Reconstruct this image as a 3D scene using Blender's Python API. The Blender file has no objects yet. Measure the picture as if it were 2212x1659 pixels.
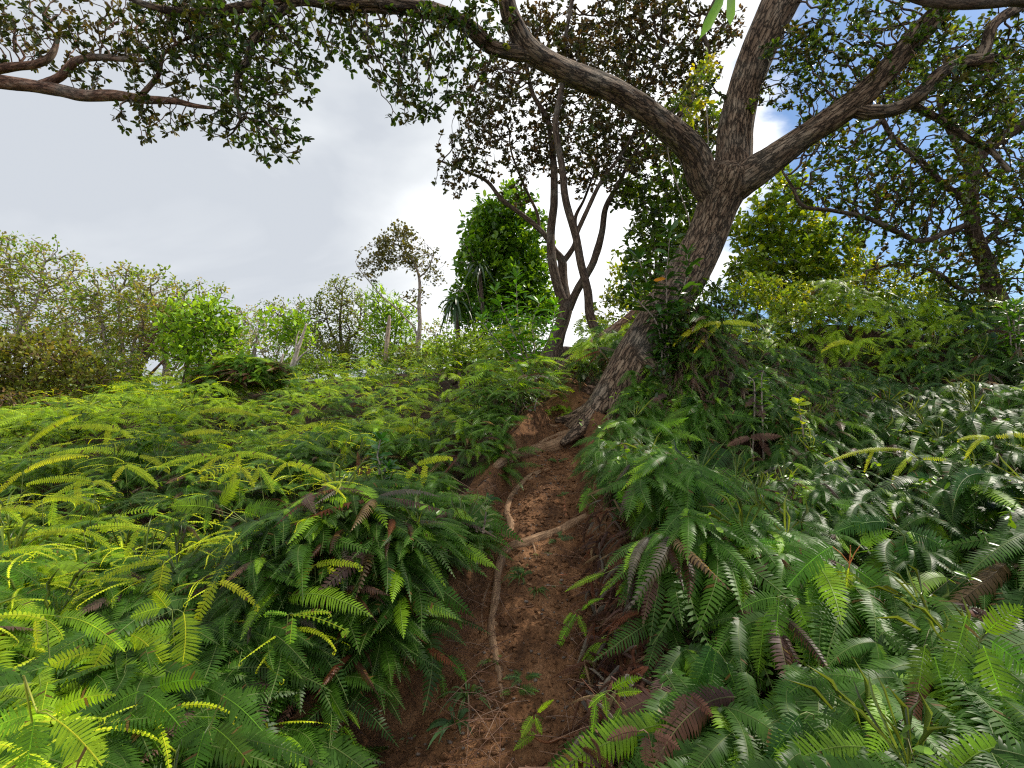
import bpy, math, random
import numpy as np
from mathutils import Vector
R = np.random.default_rng(11)
random.seed(5)
PI = math.pi
SC = bpy.context.scene
COL = SC.collection
# ------------------------------------------------------------------ camera
FOC = 1068.0; CX = 1106.0; CY = 829.5; PITCH = math.radians(5.0)
cam_d = bpy.data.cameras.new('camera'); cam = bpy.data.objects.new('camera', cam_d); COL.objects.link(cam)
cam_d.sensor_width = 36; cam_d.lens = 36*FOC/2212; cam_d.clip_start = 0.05; cam_d.clip_end = 3000
cam.location = (0, 0, 0); cam.rotation_euler = (PI/2+PITCH, 0, 0)
SC.camera = cam
cp, sp = math.cos(PITCH), math.sin(PITCH)
def P(px, py, d):
    """point of the place that stands d metres ahead (world y) on the line of sight px, py"""
    a = (px-CX)/FOC; b = (CY-py)/FOC
    y = cp-b*sp; z = sp+b*cp
    return np.array([a/y*d, d, z/y*d])
# ------------------------------------------------------------------ noise
def _h(ix, iy, iz):
    n = (ix.astype(np.int64)*374761393 + iy.astype(np.int64)*668265263 + iz.astype(np.int64)*1274126177) & 0x7fffffff
    n = ((n ^ (n >> 13))*1274126177) & 0x7fffffff
    return ((n ^ (n >> 16)) & 0xffff)/65535.0
def vnoise(p):
    p = np.asarray(p, float); i = np.floor(p).astype(np.int64); f = p-i; u = f*f*(3-2*f)
    r = 0
    for dx in (0, 1):
        wx = u[..., 0] if dx else 1-u[..., 0]
        for dy in (0, 1):
            wy = u[..., 1] if dy else 1-u[..., 1]
            for dz in (0, 1):
                wz = u[..., 2] if dz else 1-u[..., 2]
                r = r + wx*wy*wz*_h(i[..., 0]+dx, i[..., 1]+dy, i[..., 2]+dz)
    return r*2-1
def fbm(p, o=4):
    p = np.asarray(p, float); s = 0; a = 1; t = 0
    for k in range(o):
        s = s+a*vnoise(p*(2**k)+k*17.3); t += a; a *= .5
    return s/t
def norm(v):
    v = np.asarray(v, float); return v/np.maximum(np.linalg.norm(v, axis=-1, keepdims=True), 1e-9)
# ------------------------------------------------------------------ terrain
TRAIL = [(900,1700,2.0),(1060,1540,2.3),(1150,1400,2.55),(1175,1250,2.95),(1160,1130,3.4),(1165,1040,3.95),(1195,960,4.6),(1225,905,5.15)]
TR = np.array([P(*t) for t in TRAIL])
TR = np.vstack([[(-.35, -2.5, -1.62), (-.3, 0, -1.55), (-.25, 1.2, -1.5)], TR, [P(1190, 850, 6.0), P(1150, 800, 7.4)]])
def trail_d(x, y):
    """distance to the path line and the y-parameter"""
    x = np.asarray(x, float); y = np.asarray(y, float)
    best = np.full(x.shape, 1e9)
    for a, b in zip(TR[:-1], TR[1:]):
        vx, vy = b[0]-a[0], b[1]-a[1]; L = vx*vx+vy*vy
        t = np.clip(((x-a[0])*vx+(y-a[1])*vy)/L, 0, 1)
        best = np.minimum(best, np.hypot(x-a[0]-t*vx, y-a[1]-t*vy))
    return best
def path_w(y):
    return np.interp(y, [-3, 0, 1.8, 2.6, 3.6, 4.6, 5.3, 6.2, 7.5], [.42, .42, .40, .34, .29, .19, .12, .02, 0])
CAN = [(100,1600,1.5),(-300,1500,1.6),(100,1300,2.3),(500,1500,1.9),(500,1200,2.7),(100,1060,3.6),(600,1030,3.9),(830,1130,3.3),(880,1000,4.4),
       (300,885,6.4),(0,940,6),(-400,1000,5),(700,860,8),(1000,880,6),(1030,765,8.6),(500,815,12),(100,860,11),(900,765,15),(700,785,16),(300,810,18),(-300,850,12),(-500,840,20),
       (1130,770,7.4),(1120,840,6.2),(1400,1250,2.6),(1600,1500,1.7),(2000,1600,1.4),(1480,1010,4.0),(1800,1200,2.5),(2100,1300,2.0),(1700,900,4.7),(2100,900,4.2),
       (1900,780,5.9),(1515,655,4.95),(1505,760,4.9),(1490,835,4.75),(1600,760,5.1),(1800,618,7.1),(2130,645,7.0),(2500,700,6.5),(2600,1200,2.2),(1270,760,7.6)]
cpts = []
def hcan0(x, y):
    return .5+.12*np.clip(y-3, 0, 3)/3
def bank_add(x, y):
    td = trail_d(x, y); w = path_w(y)
    bank = np.clip((td-w)/.17, 0, 1); bank = bank*bank*(3-2*bank)
    near = np.clip((7-y)/2, 0, 1)*np.clip((y+.5)/1, 0, 1)
    return near*(.38*bank-.12)*np.exp(-np.maximum(td-w, 0)/1.6)
for c in CAN:
    p = P(*c); td_ = trail_d(p[0], p[1]); w_ = path_w(p[1])
    hc_ = .12+(hcan0(p[0], p[1])-.12)*np.clip((td_-w_-.05)/.55, 0, 1)**.8
    cpts.append((p[0], p[1], p[2]-float(hc_)-float(bank_add(p[0], p[1]))))
for p in TR: cpts.append(tuple(p))
for x, y, z in [(-6,-2,-2.2),(-2,-1,-1.7),(2,-1,-1.5),(6,-2,-1.2),(3,11,1.1),(7,12,.6),(12,11,.4),(10,6,1.0),(1,13,2.0),(1.05,5.35,-.02),(4,20,1.6),(12,20,.2),(-1.5,19,2.3),(-16,3,-.6),(-14,-2,-1.5),(.9,9,1.45),(1.0,5.0,-.12)]:
    cpts.append((x, y, z))
cpts = np.array(cpts)
def _rbf_fit(c):
    n = len(c); d = np.sqrt(((c[:, None, :2]-c[None, :, :2])**2).sum(2)+.16)
    A = np.zeros((n+3, n+3)); A[:n, :n] = d+np.eye(n)*-.02; A[:n, n] = 1; A[:n, n+1:] = c[:, :2]
    A[n, :n] = 1; A[n+1:, :n] = c[:, :2].T
    return np.linalg.solve(A, np.r_[c[:, 2], 0, 0, 0])
_W = _rbf_fit(cpts)
XL, XH, YL, YH = -17., 12., -2.5, 21.
def rbf(x, y):
    x = np.asarray(x, float); y = np.asarray(y, float); sh = x.shape; x = x.ravel(); y = y.ravel()
    out = np.empty(x.shape); n = len(cpts)
    for s in range(0, len(x), 20000):
        xs, ys = x[s:s+20000], y[s:s+20000]
        d = np.sqrt((xs[:, None]-cpts[None, :, 0])**2+(ys[:, None]-cpts[None, :, 1])**2+.16)
        out[s:s+20000] = d@_W[:n]+_W[n]+_W[n+1]*xs+_W[n+2]*ys
    return out.reshape(sh)
def ground_z(x, y):
    x = np.asarray(x, float); y = np.asarray(y, float)
    xc = np.clip(x, XL, XH); yc = np.clip(y, YL, YH)
    z = rbf(xc, yc)
    far = np.hypot(x-xc, y-yc)
    z = z-.10*far-.0008*np.minimum(far, 100)**2
    z = z+bank_add(x, y)   # eroded gully: the banks stand up steeply beside the bare path
    z = z+.06*fbm(np.stack([x*.9, y*.9, x*0], -1), 3)
    return z
def hcan(x, y):
    td = trail_d(x, y); w = path_w(y)
    return (.12+(hcan0(x, y)-.12)*np.clip((td-w-.05)/.55, 0, 1)**.8)*1.0
def soil_z(x, y):
    p = np.stack([x, y, x*0], -1)
    return ground_z(x, y)+.05*fbm(p*4.5, 4)+.022*np.abs(fbm(p*15+3, 3))+.006*vnoise(p*60)+.012
def hit(px, py, lift=None, d0=.8, d1=30):
    """first distance at which the line of sight meets the fern surface (lift=None) or ground+lift"""
    ds = np.exp(np.linspace(math.log(d0), math.log(d1), 260))
    pts = np.array([P(px, py, d) for d in ds])
    h = ground_z(pts[:, 0], pts[:, 1])+hcan(pts[:, 0], pts[:, 1]) if lift is None else soil_z(pts[:, 0], pts[:, 1])+lift
    k = np.argmax(pts[:, 2] < h)
    if not (pts[k, 2] < h[k]): return 8.0
    return ds[k]
def G(x, y, up=0):
    return np.array([x, y, float(ground_z(np.array([x]), np.array([y]))[0])+up])
# ------------------------------------------------------------------ mesh batching
class MB:
    def __init__(s): s.v = []; s.q = []; s.t = []; s.c = []; s.n = 0; s.b = []; s.pq = {}
    def add(s, v, q=None, t=None, c=(1, 1, 1), bark=None):
        v = np.asarray(v, float).reshape(-1, 3); k = len(v); s.v.append(v)
        if q is not None and len(q): s.q.append(np.asarray(q)+s.n)
        if t is not None and len(t): s.t.append(np.asarray(t)+s.n)
        c = np.asarray(c, float); s.c.append(np.broadcast_to(c, (k, 3)) if c.ndim == 1 else c)
        s.b.append(np.zeros((k, 3)) if bark is None else bark)
        s.n += k
    def build(s, name, mat, parent=None, smooth=True, bark=False, loc=None):
        if s.pq: flush(s)
        me = bpy.data.meshes.new(name)
        v = np.vstack(s.v)
        if loc is not None: v = v-np.asarray(loc)
        q = np.vstack(s.q) if s.q else np.zeros((0, 4), int); t = np.vstack(s.t) if s.t else np.zeros((0, 3), int)
        me.vertices.add(len(v)); me.vertices.foreach_set('co', v.astype(np.float32).ravel())
        me.loops.add(q.size+t.size); me.loops.foreach_set('vertex_index', np.r_[q.ravel(), t.ravel()].astype(np.int32))
        me.polygons.add(len(q)+len(t))
        me.polygons.foreach_set('loop_start', np.r_[np.arange(len(q))*4, len(q)*4+np.arange(len(t))*3].astype(np.int32))
        if smooth: me.polygons.foreach_set('use_smooth', np.ones(len(q)+len(t), bool))
        me.update(calc_edges=True)
        c = np.vstack(s.c); a = me.color_attributes.new('tint', 'FLOAT_COLOR', 'POINT')
        a.data.foreach_set('color', np.c_[c, np.ones(len(c))].astype(np.float32).ravel())
        if bark:
            b = me.attributes.new('bark', 'FLOAT_VECTOR', 'POINT'); b.data.foreach_set('vector', np.vstack(s.b).astype(np.float32).ravel())
        me.materials.append(mat)
        o = bpy.data.objects.new(name, me); COL.objects.link(o)
        if parent is not None: o.parent = parent
        elif loc is not None: o.location = loc
        return o
def tag(o, label=None, cat=None, group=None, kind=None):
    if label: o['label'] = label
    if cat: o['category'] = cat
    if group: o['group'] = group
    if kind: o['kind'] = kind
    return o
def thing(name, label, cat, loc, group=None):
    o = bpy.data.objects.new(name, None); COL.objects.link(o); o.location = tuple(float(a) for a in loc); o.empty_display_size = .2
    return tag(o, label, cat, group)
# ------------------------------------------------------------------ materials
def new_mat(name):
    m = bpy.data.materials.new(name); m.use_nodes = True; nt = m.node_tree; nt.nodes.clear()
    return m, nt
def N(nt, t, **k):
    n = nt.nodes.new(t)
    for a, b in k.items():
        if a.startswith('i_'): n.inputs[a[2:].replace('_', ' ')].default_value = b
        else: setattr(n, a, b)
    return n
def leaf_mat(name, trans=.4, gloss=.5, rough=.35, tcol=(1.6, 1.5, .35), bump=False, sat_noise=.35):
    m, nt = new_mat(name); L = nt.links.new
    at = N(nt, 'ShaderNodeAttribute', attribute_name='tint')
    geo = N(nt, 'ShaderNodeNewGeometry')
    no = N(nt, 'ShaderNodeTexNoise'); no.inputs['Scale'].default_value = 9; no.inputs['Detail'].default_value = 4
    L(geo.outputs['Position'], no.inputs['Vector'])
    mr = N(nt, 'ShaderNodeMapRange'); mr.inputs[1].default_value = .3; mr.inputs[2].default_value = .7
    mr.inputs[3].default_value = 1-sat_noise; mr.inputs[4].default_value = 1+sat_noise
    L(no.outputs['Fac'], mr.inputs[0])
    vm = N(nt, 'ShaderNodeVectorMath', operation='SCALE'); L(at.outputs['Color'], vm.inputs[0]); L(mr.outputs[0], vm.inputs['Scale'])
    tm = N(nt, 'ShaderNodeVectorMath', operation='MULTIPLY'); L(vm.outputs[0], tm.inputs[0]); tm.inputs[1].default_value = tcol
    pb = N(nt, 'ShaderNodeBsdfPrincipled'); pb.inputs['Roughness'].default_value = rough; pb.inputs['Specular IOR Level'].default_value = gloss
    L(vm.outputs[0], pb.inputs['Base Color'])
    tr = N(nt, 'ShaderNodeBsdfTranslucent'); L(tm.outputs[0], tr.inputs['Color'])
    mx = N(nt, 'ShaderNodeMixShader'); mx.inputs[0].default_value = trans
    L(pb.outputs[0], mx.inputs[1]); L(tr.outputs[0], mx.inputs[2])
    out = N(nt, 'ShaderNodeOutputMaterial'); L(mx.outputs[0], out.inputs['Surface'])
    return m
def bark_mat(name, c1, c2, c3, sc=(9, 9, 2.2), bump=.6, lichen=0, crackmix=.55):
    m, nt = new_mat(name); L = nt.links.new
    at = N(nt, 'ShaderNodeAttribute', attribute_name='bark')
    mp = N(nt, 'ShaderNodeMapping'); mp.inputs['Scale'].default_value = sc; L(at.outputs['Vector'], mp.inputs['Vector'])
    n1 = N(nt, 'ShaderNodeTexNoise'); n1.inputs['Scale'].default_value = 3; n1.inputs['Detail'].default_value = 9; n1.inputs['Roughness'].default_value = .72; n1.inputs['Distortion'].default_value = .2
    L(mp.outputs[0], n1.inputs['Vector'])
    vo = N(nt, 'ShaderNodeTexVoronoi', feature='DISTANCE_TO_EDGE'); vo.inputs['Scale'].default_value = 3.2
    mv = N(nt, 'ShaderNodeVectorMath', operation='ADD'); 
    sv = N(nt, 'ShaderNodeVectorMath', operation='SCALE'); sv.inputs['Scale'].default_value = .7; L(n1.outputs['Color'], sv.inputs[0])
    L(mp.outputs[0], mv.inputs[0]); L(sv.outputs[0], mv.inputs[1]); L(mv.outputs[0], vo.inputs['Vector'])
    crack = N(nt, 'ShaderNodeMapRange'); crack.inputs[1].default_value = 0; crack.inputs[2].default_value = .11; L(vo.outputs['Distance'], crack.inputs[0])
    cr = N(nt, 'ShaderNodeValToRGB'); cr.color_ramp.elements[0].position = .33; cr.color_ramp.elements[1].position = .68
    cr.color_ramp.elements[0].color = (*c1, 1); cr.color_ramp.elements[1].color = (*c3, 1); e = cr.color_ramp.elements.new(.5); e.color = (*c2, 1)
    L(n1.outputs['Fac'], cr.inputs[0])
    mul = N(nt, 'ShaderNodeMix', data_type='RGBA', blend_type='MULTIPLY'); mul.inputs[0].default_value = crackmix
    L(cr.outputs[0], mul.inputs[6])
    cc = N(nt, 'ShaderNodeCombineColor'); 
    add = N(nt, 'ShaderNodeMath', operation='ADD'); add.inputs[1].default_value = .25; L(crack.outputs[0], add.inputs[0])
    for i in range(3): L(add.outputs[0], cc.inputs[i])
    L(cc.outputs[0], mul.inputs[7])
    # broad blotches (lichen, damp)
    geo = N(nt, 'ShaderNodeNewGeometry'); n2 = N(nt, 'ShaderNodeTexNoise'); n2.inputs['Scale'].default_value = 3.2; n2.inputs['Detail'].default_value = 6; L(geo.outputs['Position'], n2.inputs['Vector'])
    m2 = N(nt, 'ShaderNodeMapRange'); m2.inputs[1].default_value = .5; m2.inputs[2].default_value = .72; L(n2.outputs['Fac'], m2.inputs[0])
    ms = N(nt, 'ShaderNodeMath', operation='MULTIPLY'); ms.inputs[1].default_value = lichen; L(m2.outputs[0], ms.inputs[0])
    ml = N(nt, 'ShaderNodeMix', data_type='RGBA'); L(ms.outputs[0], ml.inputs[0]); L(mul.outputs[2], ml.inputs[6]); ml.inputs[7].default_value = (.30, .30, .25, 1)
    tn = N(nt, 'ShaderNodeAttribute', attribute_name='tint'); mt = N(nt, 'ShaderNodeMix', data_type='RGBA', blend_type='MULTIPLY'); mt.inputs[0].default_value = 1
    L(ml.outputs[2], mt.inputs[6]); L(tn.outputs['Color'], mt.inputs[7])
    pb = N(nt, 'ShaderNodeBsdfPrincipled'); pb.inputs['Roughness'].default_value = .85; pb.inputs['Specular IOR Level'].default_value = .25
    L(mt.outputs[2], pb.inputs['Base Color'])
    hs = N(nt, 'ShaderNodeMath', operation='MULTIPLY_ADD'); hs.inputs[1].default_value = .8; L(n1.outputs['Fac'], hs.inputs[0]); L(crack.outputs[0], hs.inputs[2])
    bp = N(nt, 'ShaderNodeBump'); bp.inputs['Strength'].default_value = bump; bp.inputs['Distance'].default_value = .02; L(hs.outputs[0], bp.inputs['Height']); L(bp.outputs[0], pb.inputs['Normal'])
    out = N(nt, 'ShaderNodeOutputMaterial'); L(pb.outputs[0], out.inputs['Surface'])
    return m
def soil_mat(name, cols, bump=.5, moss=0.):
    m, nt = new_mat(name); L = nt.links.new
    geo = N(nt, 'ShaderNodeNewGeometry')
    n1 = N(nt, 'ShaderNodeTexNoise'); n1.inputs['Scale'].default_value = 5; n1.inputs['Detail'].default_value = 12; n1.inputs['Roughness'].default_value = .7
    n2 = N(nt, 'ShaderNodeTexNoise'); n2.inputs['Scale'].default_value = 70; n2.inputs['Detail'].default_value = 5
    for n in (n1, n2): L(geo.outputs['Position'], n.inputs['Vector'])
    cr = N(nt, 'ShaderNodeValToRGB'); el = cr.color_ramp.elements
    el[0].position = .32; el[0].color = (*cols[0], 1); el[1].position = .68; el[1].color = (*cols[2], 1); e = el.new(.5); e.color = (*cols[1], 1)
    L(n1.outputs['Fac'], cr.inputs[0])
    mr = N(nt, 'ShaderNodeMapRange'); mr.inputs[1].default_value = .3; mr.inputs[2].default_value = .7; mr.inputs[3].default_value = .65; mr.inputs[4].default_value = 1.3; L(n2.outputs['Fac'], mr.inputs[0])
    vm = N(nt, 'ShaderNodeVectorMath', operation='SCALE'); L(cr.outputs[0], vm.inputs[0]); L(mr.outputs[0], vm.inputs['Scale'])
    pb = N(nt, 'ShaderNodeBsdfPrincipled'); pb.inputs['Roughness'].default_value = .9; pb.inputs['Specular IOR Level'].default_value = .2
    L(vm.outputs[0], pb.inputs['Base Color'])
    h = N(nt, 'ShaderNodeMath', operation='MULTIPLY_ADD'); h.inputs[1].default_value = 2.0; L(n1.outputs['Fac'], h.inputs[0])
    h2 = N(nt, 'ShaderNodeMath', operation='MULTIPLY_ADD'); h2.inputs[1].default_value = .35; L(n2.outputs['Fac'], h2.inputs[0]); n3 = N(nt, 'ShaderNodeTexNoise'); n3.inputs['Scale'].default_value = 22; n3.inputs['Detail'].default_value = 9; n3.inputs['Roughness'].default_value = .65; L(geo.outputs['Position'], n3.inputs['Vector']); L(n3.outputs['Fac'], h2.inputs[2]); L(h2.outputs[0], h.inputs[2])
    bp = N(nt, 'ShaderNodeBump'); bp.inputs['Strength'].default_value = bump; bp.inputs['Distance'].default_value = .03; L(h.outputs[0], bp.inputs['Height']); L(bp.outputs[0], pb.inputs['Normal'])
    out = N(nt, 'ShaderNodeOutputMaterial'); L(pb.outputs[0], out.inputs['Surface'])
    return m
M_FERN = leaf_mat('fern_leaf', trans=.45, gloss=.20, rough=.40, tcol=(2.2, 1.9, .35))
M_YOUNG = leaf_mat('young_fern', trans=.5, gloss=.3, rough=.5, tcol=(1.5, 1.3, .35), sat_noise=.15)
M_DRY = leaf_mat('dry_fern', trans=.2, gloss=.15, rough=.8, tcol=(1.3, 1, .8))
M_LEAF = leaf_mat('tree_leaf', trans=.38, gloss=.55, rough=.33, tcol=(1.9, 1.6, .4))
M_LEAFF = leaf_mat('far_leaf', trans=.42, gloss=.12, rough=.6, tcol=(1.9, 1.7, .4))
M_LEAFB = leaf_mat('backlit_leaf', trans=.30, gloss=.35, rough=.45, tcol=(1.7, 1.25, .5))
M_BARK = bark_mat('grey_brown_bark', (.06, .036, .022), (.165, .108, .068), (.33, .25, .17), sc=(9, 9, 2.0), bump=1., lichen=.35, crackmix=.8)
M_BARKD = bark_mat('dark_bark', (.035, .022, .016), (.10, .066, .045), (.2, .145, .105), sc=(11, 11, 3), bump=.6, lichen=.3)
M_BARKP = bark_mat('pale_bark', (.15, .11, .09), (.34, .27, .22), (.55, .47, .40), sc=(8, 8, 2.5), bump=.5, lichen=.4)
M_BARKR = bark_mat('reddish_bark', (.07, .035, .022), (.21, .11, .07), (.4, .28, .2), sc=(9, 9, 2.5), bump=.7, lichen=.5)
M_ROOT = bark_mat('root_bark', (.13, .072, .040), (.26, .155, .085), (.40, .26, .15), sc=(30, 30, 3), bump=.5, lichen=.0, crackmix=.2)
M_SOIL = soil_mat('forest_soil', [(.018, .009, .005), (.05, .026, .015), (.09, .05, .03)], .7)
M_PATH = soil_mat('red_clay', [(.050, .023, .011), (.170, .080, .034), (.32, .165, .078)], 1.0)
M_STEM = leaf_mat('fern_stem', trans=.0, gloss=.4, rough=.5)
M_STONE = soil_mat('stone', [(.06, .045, .035), (.13, .10, .08), (.22, .18, .14)], .4)
# ------------------------------------------------------------------ curve helpers
def catmull(pts, n):
    pts = np.asarray(pts, float)
    p = np.vstack([2*pts[0]-pts[1], pts, 2*pts[-1]-pts[-2]]); m = len(pts)-1
    t = np.linspace(0, m-1e-6, n); i = t.astype(int); f = (t-i)[:, None]
    a, b, c, d = p[i], p[i+1], p[i+2], p[i+3]
    return .5*(2*b+(c-a)*f+(2*a-5*b+4*c-d)*f**2+(-a+3*b-3*c+d)*f**3)
def resample(pts, n):
    s = np.r_[0, np.cumsum(np.linalg.norm(np.diff(pts, axis=0), axis=1))]
    t = np.linspace(0, s[-1], n); return np.stack([np.interp(t, s, pts[:, k]) for k in range(pts.shape[1])], 1)
def tube(mb, pts, r0, r1=None, sides=10, step=.05, rough=.0, rfreq=6, c=(1, 1, 1), cap=True, flute=0, radii=None, wob=0, seed=0):
    pts = np.asarray(pts, float); cc = catmull(pts, max(8, len(pts)*8)) if len(pts) > 2 else pts
    L = np.linalg.norm(np.diff(cc, axis=0), axis=1).sum(); n = max(2, int(L/step)+1)
    if radii is None: rr = np.linspace(r0, r0 if r1 is None else r1, len(pts))
    else: rr = np.asarray(radii, float)
    rc = np.interp(np.linspace(0, 1, len(cc)), np.linspace(0, 1, len(rr)), rr)
    q4 = resample(np.c_[cc, rc], n); q = q4[:, :3]; r = q4[:, 3]
    if wob: q = q+wob*np.stack([vnoise(q*2.5+seed), vnoise(q*2.5+31+seed), vnoise(q*2.5+77+seed)], 1)*np.minimum(np.linspace(0, 8, n), 1)[:, None]
    T = norm(np.gradient(q, axis=0))
    u = np.cross(T[0], [0.3, .2, .93]); u = norm(u); U = [u]
    for k in range(1, n):
        u = U[-1]-T[k]*np.dot(U[-1], T[k]); U.append(norm(u))
    U = np.array(U); V = np.cross(T, U)
    th = np.linspace(0, 2*PI, sides, endpoint=False); ca, sa = np.cos(th), np.sin(th)
    s = np.r_[0, np.cumsum(np.linalg.norm(np.diff(q, axis=0), axis=1))]
    R_ = np.repeat(r[:, None], sides, 1)
    bk = np.stack([ca[None]*R_, sa[None]*R_, s[:, None]+0*R_], 2)
    if rough:
        kk_ = 1.6/max(r.mean(), .004); nn = fbm(bk*[kk_, kk_, kk_*.13]+seed*3.1, 4); R_ = R_*(1+rough*nn)
        lump = fbm(bk*[.8, .8, .16]/max(r.mean(), .01)+seed, 2); R_ = R_*(1+rough*.9*lump)
    if flute: R_ = R_*(1+flute*np.abs(vnoise(np.stack([np.cos(th)*2.2+0*R_, np.sin(th)*2.2+0*R_, s[:, None]*.8+0*R_], 2)+seed)))
    v = q[:, None]+U[:, None]*(ca[None, :, None]*R_[..., None])+V[:, None]*(sa[None, :, None]*R_[..., None])
    i = np.arange(n-1)[:, None]*sides; j = np.arange(sides)[None]; j2 = (j+1) % sides
    Q = np.stack([i+j, i+j2, i+sides+j2, i+sides+j], 2).reshape(-1, 4)
    v = v.reshape(-1, 3); b = bk.reshape(-1, 3); tris = None
    if cap:
        v = np.vstack([v, q[-1]+T[-1]*r[-1]*.5, q[0]]); b = np.vstack([b, b[-1:], b[:1]]); k = n*sides
        e = (n-1)*sides
        tris = np.vstack([np.stack([e+j[0], e+j2[0], 0*j[0]+k], 1), np.stack([j2[0], j[0], 0*j[0]+k+1], 1)])
    mb.add(v, Q, tris, c, b)
    return q
# ------------------------------------------------------------------ fern pinna: a comb-like frond arm along a path
def prof(t, k=.42):
    a = .62+.38*np.sin(PI/2*np.clip(t/k, 0, 1)); b = 1-np.clip((t-k)/(1-k), 0, 1)**1.9
    return a*np.maximum(b, .03)
def pinna(mb, path, hw, n, nrm, col, droop=.12, lod=2, fwd=.28, ribcol=None, fat=.40, k=.42):
    """queue one arm; MB.flush turns all queued arms of a kind into faces at once"""
    q = path if len(path) == n+2 else resample(path, n+2)
    col = np.asarray(col, float)
    rib = np.asarray(ribcol if ribcol is not None else np.minimum(col*1.7+[.05, .06, 0], .6), float)
    mb.pq.setdefault((n, lod, fwd, fat, k), []).append((q, hw, nrm, col, droop, rib))
def flush(mb):
    for (n, lod, fwd, fat, pk), it in mb.pq.items():
        M = len(it); q = np.array([a[0] for a in it]); hw = np.array([a[1] for a in it])[:, None]; nrm = np.array([a[2] for a in it])[:, None]
        col = np.array([a[3] for a in it]); dr = np.array([a[4] for a in it])[:, None]; rib = np.array([a[5] for a in it])
        L = np.linalg.norm(np.diff(q, axis=1), axis=2).sum(1); w = (L/(n+1)*fat)[:, None, None]
        T = norm(np.gradient(q, axis=1)); B = norm(np.cross(T, nrm)); Nn = norm(np.cross(B, T)); t1 = np.linspace(0, 1, n+2)[1:-1]
        p, T1, B1, N1 = q[:, 1:-1], T[:, 1:-1], B[:, 1:-1], Nn[:, 1:-1]; w_ = T1*w; k = np.arange(M*n)[:, None]
        gr = R.uniform(-.2, .7, (M, 1, 1))*np.array([1.2, 1, .3])
        # ragged outline: a few leaflets bitten off or shorter
        for s in (-1, 1):
            l = hw*prof(t1, pk)[None]*(1+.07*R.standard_normal((M, n)))*np.where(R.random((M, n)) < .015, .45, 1.)
            d = norm(s*B1+T1*(fwd+.06*R.standard_normal((M, n)))[..., None]+T1*(.25*t1**2)[None, :, None]); l3 = l[..., None]
            jit = .06*R.standard_normal((M, n))
            mid = p+d*l3*.62-N1*(dr*.25*l)[..., None]; tip = p+d*l3-N1*((dr+jit)*l)[..., None]+T1*l3*.10
            cv = np.clip(col[:, None]*(1+.10*R.standard_normal((M, n, 1)))*(1+gr*(t1-.4)[None, :, None]), 0, 1)
            cv = np.where(R.random((M, n, 1)) < .012, np.array([.16, .10, .03]), cv)
            if lod >= 2:
                b0 = mid-w_*.95+T1*.04*l3; b1 = mid+w_*.95+T1*.04*l3
                v = np.stack([p-w_, p+w_, b1, b0, tip], 2); kk = k*5
                mb.add(v, kk+([0, 1, 2, 3] if s > 0 else [3, 2, 1, 0]), kk+([3, 2, 4] if s > 0 else [4, 2, 3]), np.repeat(cv.reshape(-1, 3), 5, 0))
            else:
                v = np.stack([p-w_, p+w_, tip+w_*.4, tip-w_*.4], 2); kk = k*4
                mb.add(v, kk+([0, 1, 2, 3] if s > 0 else [3, 2, 1, 0]), None, np.repeat(cv.reshape(-1, 3), 4, 0))
        if lod >= 1:
            rw = np.maximum(.0011, hw*.028)[..., None]; m = n+2
            v = np.stack([q-B*rw, q+Nn*rw*.9, q+B*rw], 2); kk = (np.arange(M)[:, None]*m+np.arange(m-1)[None]).reshape(-1, 1)*3
            mb.add(v, np.vstack([kk+[0, 1, 4, 3], kk+[1, 2, 5, 4]]), None, np.repeat(rib, m*3, 0))
    mb.pq = {}
def arc(S, E, up, n=14, curl=0, side=0):
    """drooping arc from S to E; 'up' lifts the middle"""
    S, E = np.asarray(S, float), np.asarray(E, float); d = E-S; L = np.linalg.norm(d)
    sd = norm(np.cross(d, [0, 0, 1.])+1e-9)
    C = (S*.55+E*.45)+np.array([0, 0, up*L])+sd*side*L
    t = np.linspace(0, 1, n)[:, None]; p = (1-t)**2*S+2*t*(1-t)*C+t*t*E
    if curl:
        T = norm(p[-1]-p[-2]); dn = norm(np.array([0, 0, -1.])-T*np.dot([0, 0, -1.], T)+sd*.3); r = curl; cur = p[-1]; a = 0; pts = []
        for i in range(12):
            a += .5; T2 = T*math.cos(a)+dn*math.sin(a); cur = cur+T2*r*(.55*(1-i/14)); pts.append(cur)
        p = np.vstack([p, pts])
    return p
DEEP = np.array([.028, .075, .012]); MIDG = np.array([.085, .195, .016]); BRIG = np.array([.24, .42, .022]); LIME = np.array([.60, .70, .025]); BLUE = np.array([.022, .080, .024]); DRYC = np.array([.095, .042, .024]); PURP = np.array([.15, .095, .085])
def lerp(a, b, t): return a*(1-t)+b*t
TRI = np.array([[1, 0, 0], [-.5, .87, 0], [-.5, -.87, 0]]); TRH = np.array([[.2, .9, .3], [.6, -.5, .4], [-.8, -.3, .4]])
def thin_stalk(mb, pts, r, c, sides=4, step=.05):
    q = np.asarray(pts, float); n = len(q)
    T = norm(q[-1]-q[0]); U = norm(np.cross(T, [.37, .81, .45])); V = np.cross(T, U)
    rr = np.linspace(r, r*.7, n)[:, None, None]
    ring = q[:, None]+rr*(U[None, None]*np.array([1, -.5, -.5])[None, :, None]+V[None, None]*np.array([0, .87, -.87])[None, :, None])
    i = np.arange(n-1)[:, None]*3
    mb.add(ring, np.vstack([i+[0, 1, 4, 3], i+[1, 2, 5, 4], i+[2, 0, 3, 5]]), None, c)
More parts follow.
